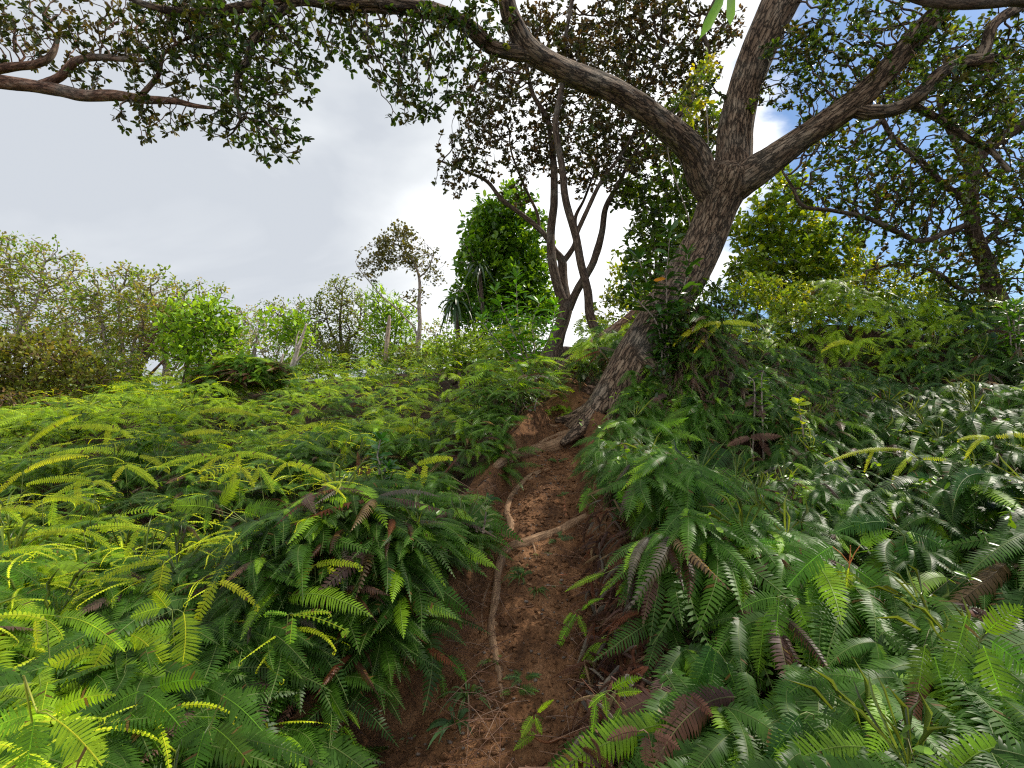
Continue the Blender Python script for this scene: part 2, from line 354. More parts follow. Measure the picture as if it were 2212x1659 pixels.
# ------------------------------------------------------------------ leaves (vectorised)
def leaves(mb, pos, dr, nr, ln, wd, col, lod=2, curl=.12):
    """pos,dr,nr (k,3); ln,wd (k,); col (k,3)"""
    dr = norm(dr); sd = norm(np.cross(dr, nr)); nn = np.cross(sd, dr); k = len(pos); ln = np.asarray(ln)[:, None]; wd = np.asarray(wd)[:, None]
    if lod >= 2:
        b = pos; l1 = pos+dr*ln*.34; l2 = pos+dr*ln*.80; tip = pos+dr*ln-nn*ln*curl
        v = np.stack([b, l1+sd*wd*.42+nn*wd*.12, l1-sd*wd*.42+nn*wd*.12, l2+sd*wd*.44-nn*ln*curl*.2, l2-sd*wd*.44-nn*ln*curl*.2, tip, l1-nn*wd*.04, l2-nn*ln*curl*.4-nn*wd*.06], 1)
        i = np.arange(k)[:, None]*8
        mb.add(v, np.vstack([i+[1, 3, 7, 6], i+[6, 7, 4, 2]]), np.vstack([i+[0, 1, 6], i+[0, 6, 2], i+[3, 5, 7], i+[7, 5, 4]]), np.repeat(col, 8, 0))
    else:
        v = np.stack([pos, pos+dr*ln*.45+sd*wd*.5, pos+dr*ln-nn*ln*curl, pos+dr*ln*.45-sd*wd*.5], 1)
        i = np.arange(k)[:, None]*4
        mb.add(v, i+[0, 1, 2, 3], None, np.repeat(col, 4, 0))
# ------------------------------------------------------------------ space colonisation
def ell_points(ells, n):
    """ells: list of (centre, (rx,ry,rz), weight) -> points, denser near the shell"""
    w = np.array([e[2] for e in ells], float); w /= w.sum(); out = []
    for (c, r, _), ww in zip(ells, w):
        k = max(6, int(n*ww*1.75)); d = norm(R.standard_normal((k, 3))); rad = R.random((k, 1))**(1/2.2)*np.where(R.random((k, 1)) < .10, 1.32, 1.)
        p = np.asarray(c)+d*rad*np.asarray(r); f = 1.9/max(r[0], .12)
        out.append(p[fbm(p*f+c[0], 2) > -.06-.12*R.random(k)])
    return np.vstack(out)
def colonise(skel, att, D, di, dk, iters=90, jit=.35, trop=(0, 0, 0)):
    """skel: list of polylines (arrays). returns pos, parent, nskel"""
    pos = []; par = []
    for pl in skel:
        for k, p in enumerate(pl):
            pos.append(p); par.append(len(pos)-2 if k else -1)
    pos = np.array(pos); par = list(par); ns = len(pos)
    att = np.asarray(att, float)
    d = np.linalg.norm(att[:, None]-pos[None], axis=2); near = d.argmin(1); nd = d.min(1)
    kids = {}
    trop = np.asarray(trop, float)
    P_ = [p for p in pos]; alive = np.ones(len(att), bool); first = True
    PD = [np.zeros(3)]*ns
    for it in range(iters):
        use = alive & ((nd < di) | first)
        first = it < 6
        if not use.any(): break
        ids = np.nonzero(use)[0]; nn = near[ids]
        vec = norm(att[ids]-np.array(P_)[nn])
        u, inv = np.unique(nn, return_inverse=True)
        S = np.zeros((len(u), 3)); np.add.at(S, inv, vec)
        new = []; newp = []
        for k, node in enumerate(u):
            if kids.get(node, 0) >= 3: continue
            dv = norm(S[k])+R.standard_normal(3)*jit+trop+PD[node]*.35
            dv = norm(dv); kids[node] = kids.get(node, 0)+1
            new.append(P_[node]+dv*D*(.75+.5*R.random())); newp.append(node); PD.append(dv)
        if not new: break
        base = len(P_); P_ += new; par += newp
        NA = np.array(new)
        dd = np.linalg.norm(att[:, None]-NA[None], axis=2); mi = dd.argmin(1); md = dd[np.arange(len(att)), mi]
        upd = md < nd; near[upd] = base+mi[upd]; nd[upd] = md[upd]
        alive &= nd > dk
    return np.array(P_), np.array(par), ns
def twig_mesh(mb, pos, par, ns, rt, e=2.2, rmax=.2, sides=4, c=(1, 1, 1)):
    n = len(pos); s = np.zeros(n); kid = np.zeros(n, int)
    for k in range(n-1, ns-1, -1):
        if s[k] == 0: s[k] = rt**e
        if par[k] >= 0: s[par[k]] += s[k]; kid[par[k]] += 1
    r = np.minimum(s**(1/e), rmax)
    dirs = np.zeros((n, 3)); ok = par >= 0; dirs[ok] = pos[ok]-pos[par[ok]]; dirs = norm(dirs+1e-9)
    ref = np.array([.31, .52, .79]); U = norm(np.cross(dirs, ref)); V = np.cross(dirs, U)
    th = np.arange(sides)*2*PI/sides
    ring = pos[:, None]+r[:, None, None]*(U[:, None]*np.cos(th)[None, :, None]+V[:, None]*np.sin(th)[None, :, None])
    ch = np.arange(ns, n); pa = par[ch]; sk = pa < ns
    # separate base ring where a twig leaves the drawn limb or makes a sharp side fork
    rb = np.minimum(r[pa], r[ch]*1.25); base = pos[pa][:, None]+rb[:, None, None]*(U[ch][:, None]*np.cos(th)[None, :, None]+V[ch][:, None]*np.sin(th)[None, :, None])
    v = np.concatenate([base, ring[ch]], 1).reshape(-1, 3)
    dist = np.arange(len(ch))*.07
    bk = np.concatenate([np.stack([np.cos(th)[None]*rb[:, None], np.sin(th)[None]*rb[:, None], dist[:, None]+0*th[None]], 2), np.stack([np.cos(th)[None]*r[ch][:, None], np.sin(th)[None]*r[ch][:, None], dist[:, None]+.07+0*th[None]], 2)], 1).reshape(-1, 3)
    i = (np.arange(len(ch))*2*sides)[:, None, None]; j = np.arange(sides)[None]; j2 = (j+1) % sides
    Q = (i+np.stack([j, j2, sides+j2, sides+j], 2)).reshape(-1, 4)
    mb.add(v, Q, None, c, bk)
    return r, kid, dirs
def foliage(mb, pos, par, ns, r, kid, dirs, thr, prob, k, ln, wd, cols, spread=.9, lod=2, up=(0, 0, .3), clumpmask=None, cw=None, jit_=.28):
    cand = np.nonzero((np.arange(len(pos)) >= ns) & (r <= thr))[0]
    pr = np.where(kid[cand] == 0, 1.0, prob)
    if clumpmask is not None: pr = pr*clumpmask(pos[cand])
    cand = cand[R.random(len(cand)) < pr]
    if not len(cand): return 0
    idx = np.repeat(cand, k); m = len(idx)
    d = norm(dirs[idx]*.8+R.standard_normal((m, 3))*spread+np.asarray(up))
    nr = norm(np.array([0, 0, 1.])+R.standard_normal((m, 3))*.55)
    cols = np.asarray(cols, float); cw = np.ones(len(cols)) if cw is None else np.asarray(cw, float)
    base = R.choice(len(cols), size=len(cand), p=cw/cw.sum()); mixc = cols[np.repeat(base, k)]
    alt = cols[R.choice(len(cols), size=m, p=cw/cw.sum())]; cc = mixc*.7+alt*.3
    cc = np.clip(cc*(1+.22*R.standard_normal((m, 1))), .005, .9)
    sz = (.7+.6*R.random(m))
    leaves(mb, pos[idx]+d*ln*.05+R.standard_normal((m, 3))*ln*jit_, d, nr, ln*sz, wd*sz, cc, lod)
    return m
STATS = {}
def limb_skel(pl, n): return resample(catmull(pl, 60), n)
def tree(name, label, cat, base, limbs, ells, natt, D, di, dk, rt, leaf, bark, leafmat=None, group=None, jit=.35, trop=(0, 0, 0), extra_skel=(), iters=90, sides=4, rough=.10, step=.05, tsides=14, rmax=.2, flute=.0, thr=None, skel_from=.35, twigname='branches', limbnames=None, wob=0, seed=0, tcol=(1, 1, 1)):
    """limbs: list of (points, radii). first is the trunk, the others its limbs"""
    root = thing(name, label, cat, base, group); loc = np.array([float(a) for a in base])
    skel = []
    for k, (pl, rr) in enumerate(limbs):
        mb = MB(); q = tube(mb, pl, None, radii=rr, sides=tsides if rr[0] > .03 else 7, step=step, rough=rough, rfreq=9, flute=flute if k == 0 else 0, wob=wob, seed=k*5+seed, c=tcol)
        mb.build(limbnames[k] if limbnames else ('trunk' if k == 0 else 'limb'), bark, root, bark=True, loc=loc)
        n = max(3, int(len(q)*step/(D*.8))); sk = resample(q, n); sk = sk[int(len(sk)*(skel_from if k == 0 else .12)):]
        if len(sk) < 2: sk = q[-2:]
        skel.append(sk)
    skel += list(extra_skel)
    att = ell_points(ells, natt)
    pos, par, ns = colonise(skel, att, D, di, dk, iters, jit, trop)
    mb = MB(); r, kid, dirs = twig_mesh(mb, pos, par, ns, rt, rmax=rmax, sides=sides, c=tcol)
    mb.build(twigname, bark, root, bark=True, loc=loc)
    if leaf:
        mb = MB(); m = foliage(mb, pos, par, ns, r, kid, dirs, thr or rt*2.2, **leaf)
        if m: mb.build('foliage', leafmat or M_LEAF, root, smooth=False, loc=loc)
        STATS[name+label[:12]] = (len(pos), m)
    return root
def PP(lst):
    """[(px, py, d[, r])...] -> points (and radii)"""
    pts = np.array([P(*t[:3]) for t in lst])
    return (pts, [t[3] for t in lst]) if len(lst[0]) > 3 else pts
def EL(lst, dz=.8):
    """(px, py, d, r_px[, weight]) -> ellipsoids"""
    out = []
    for px, py, d, r, *w_ in lst:
        m = r/FOC*d; out.append((P(px, py, d), (m*1.05, m*dz, m*.95), (w_[0] if w_ else 1)*r*r))
    return out
def dense_px(lst, per=6, lift=.0, sag=0):
    """path over the ground given in pixels: each sample rests on the soil"""
    a = catmull(np.array(lst, float), per*len(lst)); ds = np.array([hit(px, py, lift) for px, py in a])
    k = np.array([1, 2, 3, 2, 1.])/9; dp = np.r_[[ds[0]]*2, ds, [ds[-1]]*2]; ds = np.convolve(dp, k, 'valid')
    return np.array([P(px, py, d) for (px, py), d in zip(a, ds)])
# ================================================================== WORLD
SUN_AZ, SUN_EL = math.radians(66), math.radians(47)      # azimuth from +Y towards +X
w = bpy.data.worlds.new('World'); SC.world = w; w.use_nodes = True
nt = w.node_tree; nt.nodes.clear(); L = nt.links.new
sky = N(nt, 'ShaderNodeTexSky', sky_type='NISHITA', sun_disc=False); sky.sun_elevation = SUN_EL; sky.sun_rotation = SUN_AZ; sky.air_density = 1.3; sky.dust_density = .6; sky.ozone_density = 2.5
sk = N(nt, 'ShaderNodeVectorMath', operation='SCALE'); sk.inputs['Scale'].default_value = .95; tb = N(nt, 'ShaderNodeVectorMath', operation='MULTIPLY'); tb.inputs[1].default_value = (.72, .86, 1.02); L(sky.outputs[0], tb.inputs[0]); L(tb.outputs[0], sk.inputs[0])
tc = N(nt, 'ShaderNodeTexCoord'); mp = N(nt, 'ShaderNodeMapping'); mp.inputs['Scale'].default_value = (1, 1, 2.2); L(tc.outputs['Generated'], mp.inputs[0])
n1 = N(nt, 'ShaderNodeTexNoise'); n1.inputs['Scale'].default_value = 2.6; n1.inputs['Detail'].default_value = 7; n1.inputs['Roughness'].default_value = .55; n1.inputs['Distortion'].default_value = .3; L(mp.outputs[0], n1.inputs['Vector'])
n2 = N(nt, 'ShaderNodeTexNoise'); n2.inputs['Scale'].default_value = 1.7; n2.inputs['Detail'].default_value = 5; n2.inputs['Distortion'].default_value = .5; L(mp.outputs[0], n2.inputs['Vector'])
sx = N(nt, 'ShaderNodeSeparateXYZ'); L(tc.outputs['Generated'], sx.inputs[0])
# cloud cover thins out towards the right (east) part of the sky
cv = N(nt, 'ShaderNodeMapRange'); cv.inputs[1].default_value = .06; cv.inputs[2].default_value = .52; cv.inputs[3].default_value = .62; cv.inputs[4].default_value = -.16; L(sx.outputs['X'], cv.inputs[0])
ad = N(nt, 'ShaderNodeMath', operation='ADD'); L(n1.outputs['Fac'], ad.inputs[0]); L(cv.outputs[0], ad.inputs[1])
cm = N(nt, 'ShaderNodeMapRange', interpolation_type='SMOOTHSTEP'); cm.inputs[1].default_value = .46; cm.inputs[2].default_value = .62; L(ad.outputs[0], cm.inputs[0])
# cloud brightness: grey overcast to the left, bright near the sun side
br = N(nt, 'ShaderNodeMapRange', interpolation_type='SMOOTHSTEP'); br.inputs[1].default_value = -.42; br.inputs[2].default_value = .16; br.inputs[3].default_value = .0; br.inputs[4].default_value = 1.0; L(sx.outputs['X'], br.inputs[0])
a2 = N(nt, 'ShaderNodeMath', operation='MULTIPLY_ADD'); a2.inputs[1].default_value = 1.9; L(n2.outputs['Fac'], a2.inputs[0]); a2.inputs[2].default_value = -1.02
a3 = N(nt, 'ShaderNodeMath', operation='ADD', use_clamp=True); L(a2.outputs[0], a3.inputs[0]); L(br.outputs[0], a3.inputs[1])
cr = N(nt, 'ShaderNodeValToRGB'); el = cr.color_ramp.elements
el[0].position = 0; el[0].color = (.53, .565, .615, 1); el[1].position = .95; el[1].color = (1.12, 1.13, 1.14, 1); e = el.new(.35); e.color = (.69, .72, .75, 1)
L(a3.outputs[0], cr.inputs[0])
sc2 = N(nt, 'ShaderNodeVectorMath', operation='SCALE'); L(cr.outputs[0], sc2.inputs[0])
# cloud deck brightened overhead and behind the viewpoint as added fill light
bb = N(nt, 'ShaderNodeMapRange', interpolation_type='SMOOTHSTEP'); bb.inputs[1].default_value = .35; bb.inputs[2].default_value = -.5; bb.inputs[3].default_value = 10; bb.inputs[4].default_value = 12.5; L(sx.outputs['Y'], bb.inputs[0]); L(bb.outputs[0], sc2.inputs['Scale'])
mx = N(nt, 'ShaderNodeMix', data_type='RGBA'); L(cm.outputs[0], mx.inputs[0]); L(sk.outputs[0], mx.inputs[6]); L(sc2.outputs[0], mx.inputs[7])
bg = N(nt, 'ShaderNodeBackground'); bg.inputs['Strength'].default_value = .125; L(mx.outputs[2], bg.inputs['Color'])
ow = N(nt, 'ShaderNodeOutputWorld'); L(bg.outputs[0], ow.inputs['Surface'])
sd = bpy.data.lights.new('sun', 'SUN'); sd.energy = 5.0; sd.angle = math.radians(.5); sd.color = (1, .93, .80)
so = bpy.data.objects.new('sun', sd); COL.objects.link(so)
sv = Vector((math.sin(SUN_AZ)*math.cos(SUN_EL), math.cos(SUN_AZ)*math.cos(SUN_EL), math.sin(SUN_EL)))
so.rotation_euler = sv.to_track_quat('Z', 'Y').to_euler(); so.location = tuple(sv*20)
SC.view_settings.view_transform = 'Standard'; SC.view_settings.look = 'None'; SC.view_settings.exposure = 0; SC.view_settings.gamma = 1
SC.cycles.max_bounces = 6; SC.cycles.diffuse_bounces = 3; SC.cycles.glossy_bounces = 2; SC.cycles.transmission_bounces = 3; SC.cycles.transparent_max_bounces = 4
SC.cycles.use_denoising = False; SC.cycles.filter_width = 1.2; SC.cycles.sample_clamp_indirect = 4
# ================================================================== GROUND
def grid_mesh(name, xs, ys, zf, mat, keep=None):
    X, Y = np.meshgrid(xs, ys); Z = zf(X, Y); mb = MB(); nx = len(xs)
    i = (np.arange(len(ys)-1)[:, None]*nx+np.arange(nx-1)[None]); Q = np.stack([i, i+1, i+nx+1, i+nx], 2).reshape(-1, 4)
    V = np.stack([X, Y, Z], 2).reshape(-1, 3)
    if keep is not None:
        m = keep(V[:, 0], V[:, 1])[Q].all(1); Q = Q[m]; u, inv = np.unique(Q, return_inverse=True); V = V[u]; Q = inv.reshape(Q.shape)
    mb.add(V, Q); return mb.build(name, mat)
def ax(a, b, step, far, nfar=26):
    inn = np.arange(a, b, step); g = np.geomspace(step*1.5, far, nfar); return np.r_[a-g[::-1], inn, inn[-1]+g]
def gz(x, y):
    z = ground_z(x, y); td = trail_d(x, y); m = np.clip((path_w(y)+.15-td)/.15, 0, 1)*(y > -.2)*(y < 6.3)
    return z-.10*m+.02*fbm(np.stack([x*6, y*6, x*0], -1), 3)
tag(grid_mesh('ground', ax(-17, 12, .10, 400), ax(-2.5, 21, .10, 400), gz, M_SOIL), kind='structure')
def path_z(x, y):
    td = trail_d(x, y); edge = np.clip((td-path_w(y)-.35)/.25, 0, 1); return soil_z(x, y)-.18*edge
tag(grid_mesh('dirt_path', np.arange(-1.7, 1.9, .014), np.arange(-.2, 6.4, .016), path_z, M_PATH, keep=lambda x, y: trail_d(x, y) < path_w(y)+.62), kind='structure')
# ================================================================== FERNS
WEEDS = []
KEEP = []   # (point, radius): ground ferns stay clear of the things that stand out of the thicket
def slope_dir(x, y, side):
    return norm(np.array([.75, -.9, 0]) if side < 0 else np.array([-.55, -1., 0]))
def fern_node(mb, p, side, d, size=1., k=None, pal='mix', spread=1.2, dark=1.):
    """one fork of a scrambling fern: several comb-like arms spreading from one point"""
    k = k or R.integers(3, 6)
    base = slope_dir(p[0], p[1], side); a0 = math.atan2(base[1], base[0])
    if d < 2.4: n, lod = 32, 2
    elif d < 4.6: n, lod = 25, 2 if d < 3.4 else 1
    elif d < 8: n, lod = 15, 1
    else: n, lod = 8, 0
    tone = float(vnoise(np.array([p[0]*.8, p[1]*.8, 3.])))*.5+.5
    for j in range(k):
        az = a0+R.normal()*(spread*.72 if side > 0 and d < 5 else spread); Ln = size*(.26+.16*R.random()); hw = Ln*(.115+.03*R.random())
        el = math.radians(R.uniform(-5, 40)); hd = np.array([math.cos(az), math.sin(az), 0.])
        drop = R.uniform(.25, 1.0) if side > 0 else R.uniform(.0, .6)
        E = p+hd*Ln*math.cos(drop)*.95+np.array([0, 0, -Ln*drop])
        path = arc(p, E, .10+.16*R.random(), n=n+2, side=R.normal()*.12)
        nr = norm(np.array([0, 0, 1.])+R.standard_normal(3)*.28-hd*0+np.array([0, -.7 if side > 0 else -.45, 0]))
        u = R.random()
        if pal in ('dry', 'purple'): hw *= .4+.3*R.random(); E = E+[0, 0, -.15*Ln]
        if pal == 'mix':
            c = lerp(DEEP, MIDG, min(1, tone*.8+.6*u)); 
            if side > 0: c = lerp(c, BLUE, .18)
            c = c*(.30+.75*dark)  # fronds low in the thicket painted darker, shade put into their colour
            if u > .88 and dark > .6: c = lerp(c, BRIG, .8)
            if R.random() < .02: c = lerp(DRYC, PURP, R.random())
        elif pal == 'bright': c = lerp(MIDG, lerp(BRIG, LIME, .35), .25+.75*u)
        elif pal == 'dry': c = [DRYC, DRYC*.7, lerp(DRYC, PURP, .5), np.array([.24, .16, .08]), np.array([.14, .12, .09]), np.array([.13, .045, .02])][R.integers(6)]*(.4+.8*R.random())
        elif pal == 'purple': c = lerp(DRYC, PURP, .4+.6*R.random())*(.6+.6*R.random())
        pinna(mb, path, hw, n, nr, c, droop=(.10+.22*R.random()) if pal not in ('dry', 'purple') else .5+.5*R.random(), lod=lod, fat=[.40, .34, .43][R.integers(3)], ribcol=(lerp(c, np.array([.25, .30, .10]), .5) if pal != 'dry' else c*.7))
def young_node(mb, p, side, d, size=1.):
    k = R.integers(2, 5); a0 = R.uniform(0, 2*PI)
    n = 24 if d < 3 else 16 if d < 5 else 10
    for j in range(k):
        az = a0+j*2*PI/k*.6+R.normal()*.3; Ln = size*(.2+.16*R.random()); hd = np.array([math.cos(az), math.sin(az), 0.])
        E = p+hd*Ln*.95+np.array([0, 0, R.uniform(-.35, .08)*Ln])
        path = arc(p, E, .18, n=9, curl=.012 if d < 6 else 0, side=R.normal()*.15)
        pinna(mb, path, Ln*(.028+.02*R.random()), n, norm(np.array([0, -.5, 1.])+R.standard_normal(3)*.3), lerp(BRIG, LIME, .3+.7*R.random()), droop=.3, lod=2 if d < 5 else 1, fwd=.15, k=.2)
def scatter(n, d0, d1, x0px, x1px):
    d = np.exp(R.uniform(math.log(d0), math.log(d1), n)); px = R.uniform(x0px, x1px, n); x = (px-CX)/FOC*d
    return x, d
def thicket(name, label, cat, bands, side, palf, young=.0, mask=None, fill=()):
    mb = MB(); sb = MB(); cnt = 0
    for n, d0, d1, a, b, sz in bands:
        x, y = scatter(n, d0, d1, a, b); td = trail_d(x, y); w = path_w(y)
        cl = fbm(np.stack([x*1.1, y*1.1, x*0+9], -1), 3)
        ok = (td > w+.06) | (y > 5.4)
        gap = fbm(np.stack([x*2.1, y*1.5, x*0+4], -1), 2)
        ok &= gap > -.34
        tr = np.interp(y, TR[:, 1], TR[:, 0]); ok &= (x < tr) if side < 0 else (x > tr)
        if side > 0: ok &= x > np.interp(y, [0, 1.5, 2.2, 3, 4, 4.8, 5.4, 5.8], [.60, .62, .72, .76, .70, 1.12, 1.38, .5])+.1*fbm(np.stack([x*0, y*3, x*0], -1), 2)
        else: ok &= (x < np.interp(y, [0, 1.5, 2.2, 2.6, 3, 3.4, 3.9, 4.6, 5, 5.3, 5.6, 7], [-.40, -.42, -.50, -.46, -.28, -.16, -.06, .14, .46, .85, 1.4, 3]))
        if mask is not None: ok &= mask(x, y)
        x, y, cl, gap = x[ok], y[ok], cl[ok], gap[ok]
        gh = ground_z(x, y); hc = hcan(x, y)
        zz = gh+hc; pz = np.stack([x, y, zz], 1); rng = np.linalg.norm(pz, axis=1); ok = np.ones(len(x), bool)
        for c, rad, front in KEEP:
            rc = np.linalg.norm(c); u = c/rc; al = pz@u; off = np.linalg.norm(pz-al[:, None]*u, axis=1)
            ok &= ~((al < rc-.03) & (al > rc-front) & (off < rad*al/rc+.05))
        x, y, cl, gh, hc, gap = x[ok], y[ok], cl[ok], gh[ok], hc[ok], gap[ok]
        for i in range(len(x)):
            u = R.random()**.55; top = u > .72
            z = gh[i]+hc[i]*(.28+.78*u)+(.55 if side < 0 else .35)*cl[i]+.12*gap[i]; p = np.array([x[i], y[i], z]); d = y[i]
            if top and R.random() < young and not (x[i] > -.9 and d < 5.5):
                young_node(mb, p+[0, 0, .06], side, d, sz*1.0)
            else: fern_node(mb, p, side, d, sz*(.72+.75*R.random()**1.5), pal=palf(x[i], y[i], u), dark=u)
            if d < 5.5 and R.random() < .6:
                thin_stalk(sb, [np.array([x[i]+R.normal()*.05, y[i]+.05, gh[i]-.02]), p+[0, 0, -.5*(z-gh[i])], p], .0022, lerp(np.array([.09, .13, .03]), np.array([.13, .06, .03]), R.random()), sides=3, step=.15)
            cnt += 1
            if u > .6 and d < 7 and R.random() < .09: WEEDS.append(p)
    # steep faces get their own plants, so that no bare patch shows
    for n, xa, xb, ya, yb in fill:
        for _ in range(n):
            px, py = R.uniform(xa, xb), R.uniform(ya, yb); d = hit(px, py)
            p = P(px, py, d)+[0, .05, -.06]; td = float(trail_d(p[0], p[1]))
            if d > 7.5 or (td < path_w(p[1])+.25 and p[1] < 5.3): continue
            if any(((p-c)@(p-c)) < (rad*.8)**2 for c, rad, f in KEEP): continue
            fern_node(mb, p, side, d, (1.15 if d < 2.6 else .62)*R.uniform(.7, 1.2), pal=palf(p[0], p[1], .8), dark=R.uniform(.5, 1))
    o = mb.build(name, M_FERN, smooth=False)
    tag(o, label, cat, kind='stuff')
    if sb.n: s = sb.build('fern_stalks', M_STEM, o)
    return cnt
def palL(x, y, u):  # sunlit parts of the left slope are painted in brighter frond colours
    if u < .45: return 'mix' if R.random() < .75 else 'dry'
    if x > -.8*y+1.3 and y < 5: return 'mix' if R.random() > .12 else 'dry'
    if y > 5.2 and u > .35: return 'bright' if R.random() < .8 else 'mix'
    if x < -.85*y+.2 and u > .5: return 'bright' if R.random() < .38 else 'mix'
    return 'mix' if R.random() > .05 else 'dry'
def palR(x, y, u):  # sunlight on the crest is put into the frond colours
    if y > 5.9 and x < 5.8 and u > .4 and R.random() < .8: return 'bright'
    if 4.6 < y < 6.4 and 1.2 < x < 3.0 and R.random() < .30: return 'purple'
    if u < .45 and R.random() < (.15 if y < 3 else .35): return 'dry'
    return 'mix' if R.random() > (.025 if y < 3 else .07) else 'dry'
# ------------------------------------------------------------------ single ferns
def fern(label, node, arms, stalk=None, pal=MIDG, mat=None, group='ferns standing out along the path', cat='fern', name='fern', off=0.0, young=False, rib=None, d=None, stalkcol=(.16, .20, .05)):
    """node: pixel of the fork; arms: (start px, end px, half width px, up, [side]) ; everything is placed at the depth of the fern surface"""
    nx, ny = node; d = d or hit(nx, ny)-off
    node_p = P(nx, ny, d); g = G(node_p[0]+.02, node_p[1]+.12)
    if g[2] > node_p[2]-.03: g[2] = node_p[2]-.10
    root = thing(name, label, cat, g, group)
    sb = MB(); mid = lerp(g, node_p, .55)+R.standard_normal(3)*.03
    thin_stalk(sb, [g, mid, node_p] if stalk is None else [g]+[P(a, b, d) for a, b in stalk]+[node_p], .0035, stalkcol)
    for (s, e, hwp, up, *rest) in arms:
        S = P(s[0], s[1], d-.01)
        if np.linalg.norm(S-node_p) > .03: thin_stalk(sb, [node_p, lerp(node_p, S, .5)+[0, 0, .008], S], .0025, stalkcol, sides=3)
        lpx = math.hypot(e[0]-s[0], e[1]-s[1]); fore = .18*lpx/FOC*d
        E = P(e[0], e[1], d-fore-.02); Lm = np.linalg.norm(E-S); hw = hwp/FOC*d*1.06
        mb = MB(); n = int(np.clip(Lm/.0115, 12, 40)); side = rest[0] if rest else 0
        path = arc(S, E, up, n=12, curl=(.010 if young or (len(rest) > 1 and rest[1]) else 0), side=side)
        c = pal*(1+.15*R.standard_normal())*np.array([1+.1*R.standard_normal(), 1, 1])
        if len(rest) > 2: c = rest[2]
        c = np.clip(c, .01, .7)
        # upper face looks up and out of the slope towards the open side
        nr = norm(np.array([-.15 if nx > 1106 else .15, -.95, .45])+R.standard_normal(3)*.12)
        pinna(mb, path, hw, n, nr, c, droop=.10 if hwp > 18 else .25, lod=2, ribcol=rib if rib is not None else np.minimum(c*1.9+[.05, .07, 0], .6), fat=.40)
        kf = 1.15 if d < 2.9 and nx > 1100 else 1.
        if d < 4.2: KEEP.append((lerp(S, E, .3), Lm*.28*kf, .45*kf)); KEEP.append((lerp(S, E, .75), Lm*.17*kf, .45*kf))
        mb.build('frond', mat or (M_YOUNG if young else M_FERN), root, smooth=False, loc=g)
    sb.build('stalk', M_STEM, root, loc=g)
    return root
def zr(x, y): return (1106+x*.5015, 827+y*.5015)
def zl(x, y): return (x*.5015, 827+y*.5015)
def A(z, lst): return [(z(*a), z(*b), h*.5015, *r) for a, b, h, *r in lst]
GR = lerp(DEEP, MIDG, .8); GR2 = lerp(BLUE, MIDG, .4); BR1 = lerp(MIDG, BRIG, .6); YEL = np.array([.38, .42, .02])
fern('fern with three bright green hanging fronds beside the red earth path', zr(940, 715), A(zr, [((760,800),(675,1125),68,.05,0,0,BR1*.8),((825,785),(935,1115),60,.06,0,0,BR1*.7),((940,740),(1005,1052),58,.06,0,0,BR1*.75),((1030,700),(1205,880),46,.12),((750,805),(600,760),34,.12),((790,722),(608,712),22,.06),((960,700),(1170,690),20,.1)]), off=.12)
fern('large fern with an orange stalk and a yellow sunlit middle frond', zr(1455, 780), A(zr, [((1450,800),(1385,1365),105,.03,0,0,lerp(GR,YEL,.55)),((1475,800),(1735,1020),88,.10),((1380,705),(1185,880),62,.12),((1440,850),(1215,1160),70,.08),((1500,700),(1640,640),30,.1)]), stalk=[zr(1458,700)], off=.15, stalkcol=(.55,.2,.06), pal=GR)  # backlit glow of the middle frond is painted in as yellow
fern('tall dark fern with a long tapering frond hanging at the right', zr(1690, 660), A(zr, [((1695,690),(1825,1130),88,.04),((1600,625),(1460,600),45,.1),((1710,640),(1960,770),55,.12),((1620,600),(1380,650),45,.12)]), off=.1, pal=GR2)
fern('fern with a forked pair of long fronds over the dark hollow', zr(1180, 925), A(zr, [((1150,930),(1130,1230),66,.04),((1230,945),(1385,1365),62,.05),((1140,925),(985,975),40,.12),((1090,1000),(1060,1260),50,.04)]), off=.08, pal=GR)
fern('dark fern with one frond reaching the bottom right corner', zr(1800, 1150), A(zr, [((1820,1180),(1945,1650),90,.03),((1780,1130),(1740,1400),60,.05),((1860,1150),(1990,1330),50,.08)]), off=.1, pal=lerp(GR, BRIG, .15))
fern('fern with drooping olive fronds low at the right edge', zr(2010, 1120), A(zr, [((2030,1130),(2160,1500),82,.04),((1960,1000),(1900,1230),70,.06),((2040,1080),(2200,960),55,.12),((2060,1110),(2230,1250),60,.1)]), off=.1, pal=lerp(GR, BRIG, .25))
fern('pale green fern cascading over the top of the right bank', zr(620, 230), A(zr, [((600,250),(628,472),52,.06),((690,250),(782,402),38,.1),((560,250),(505,330),28,.1),((600,215),(760,150),22,.1),((640,215),(820,250),26,.15)]), pal=BR1*.8)
fern('blue green fern with spreading fronds below the dead brown frond', zr(960, 275), A(zr, [((930,285),(838,412),48,.1),((1000,300),(1062,520),56,.06),((960,300),(935,520),34,.05),((900,265),(800,370),40,.1)]), pal=GR2)
fern('narrow fern hanging under the rust brown curled frond', zr(1150, 250), A(zr, [((1135,262),(1188,455),42,.05),((1170,250),(1300,330),32,.12),((1175,240),(1420,280),30,.18)]), pal=GR2)
fern('leafy fern at the path edge with a broad curved frond', zr(520, 545), A(zr, [((510,545),(592,765),58,.05,-.1),((500,525),(455,470),30,.1),((560,500),(640,520),28,.1)]), pal=GR)
fern('fern with one frond stretched sideways above the path bank', zr(680, 540), A(zr, [((670,560),(655,740),50,.04),((695,565),(900,690),42,.12),((690,485),(922,575),44,.12,0,0,BR1*.8),((640,560),(600,700),34,.05)]), pal=GR, off=.05)
fern('fern dangling long thin fronds down onto the path edge', zr(350, 440), A(zr, [((350,470),(388,742),34,.03),((370,450),(470,400),30,.1),((340,450),(290,560),24,.12),((360,440),(520,500),30,.12)]), pal=GR)
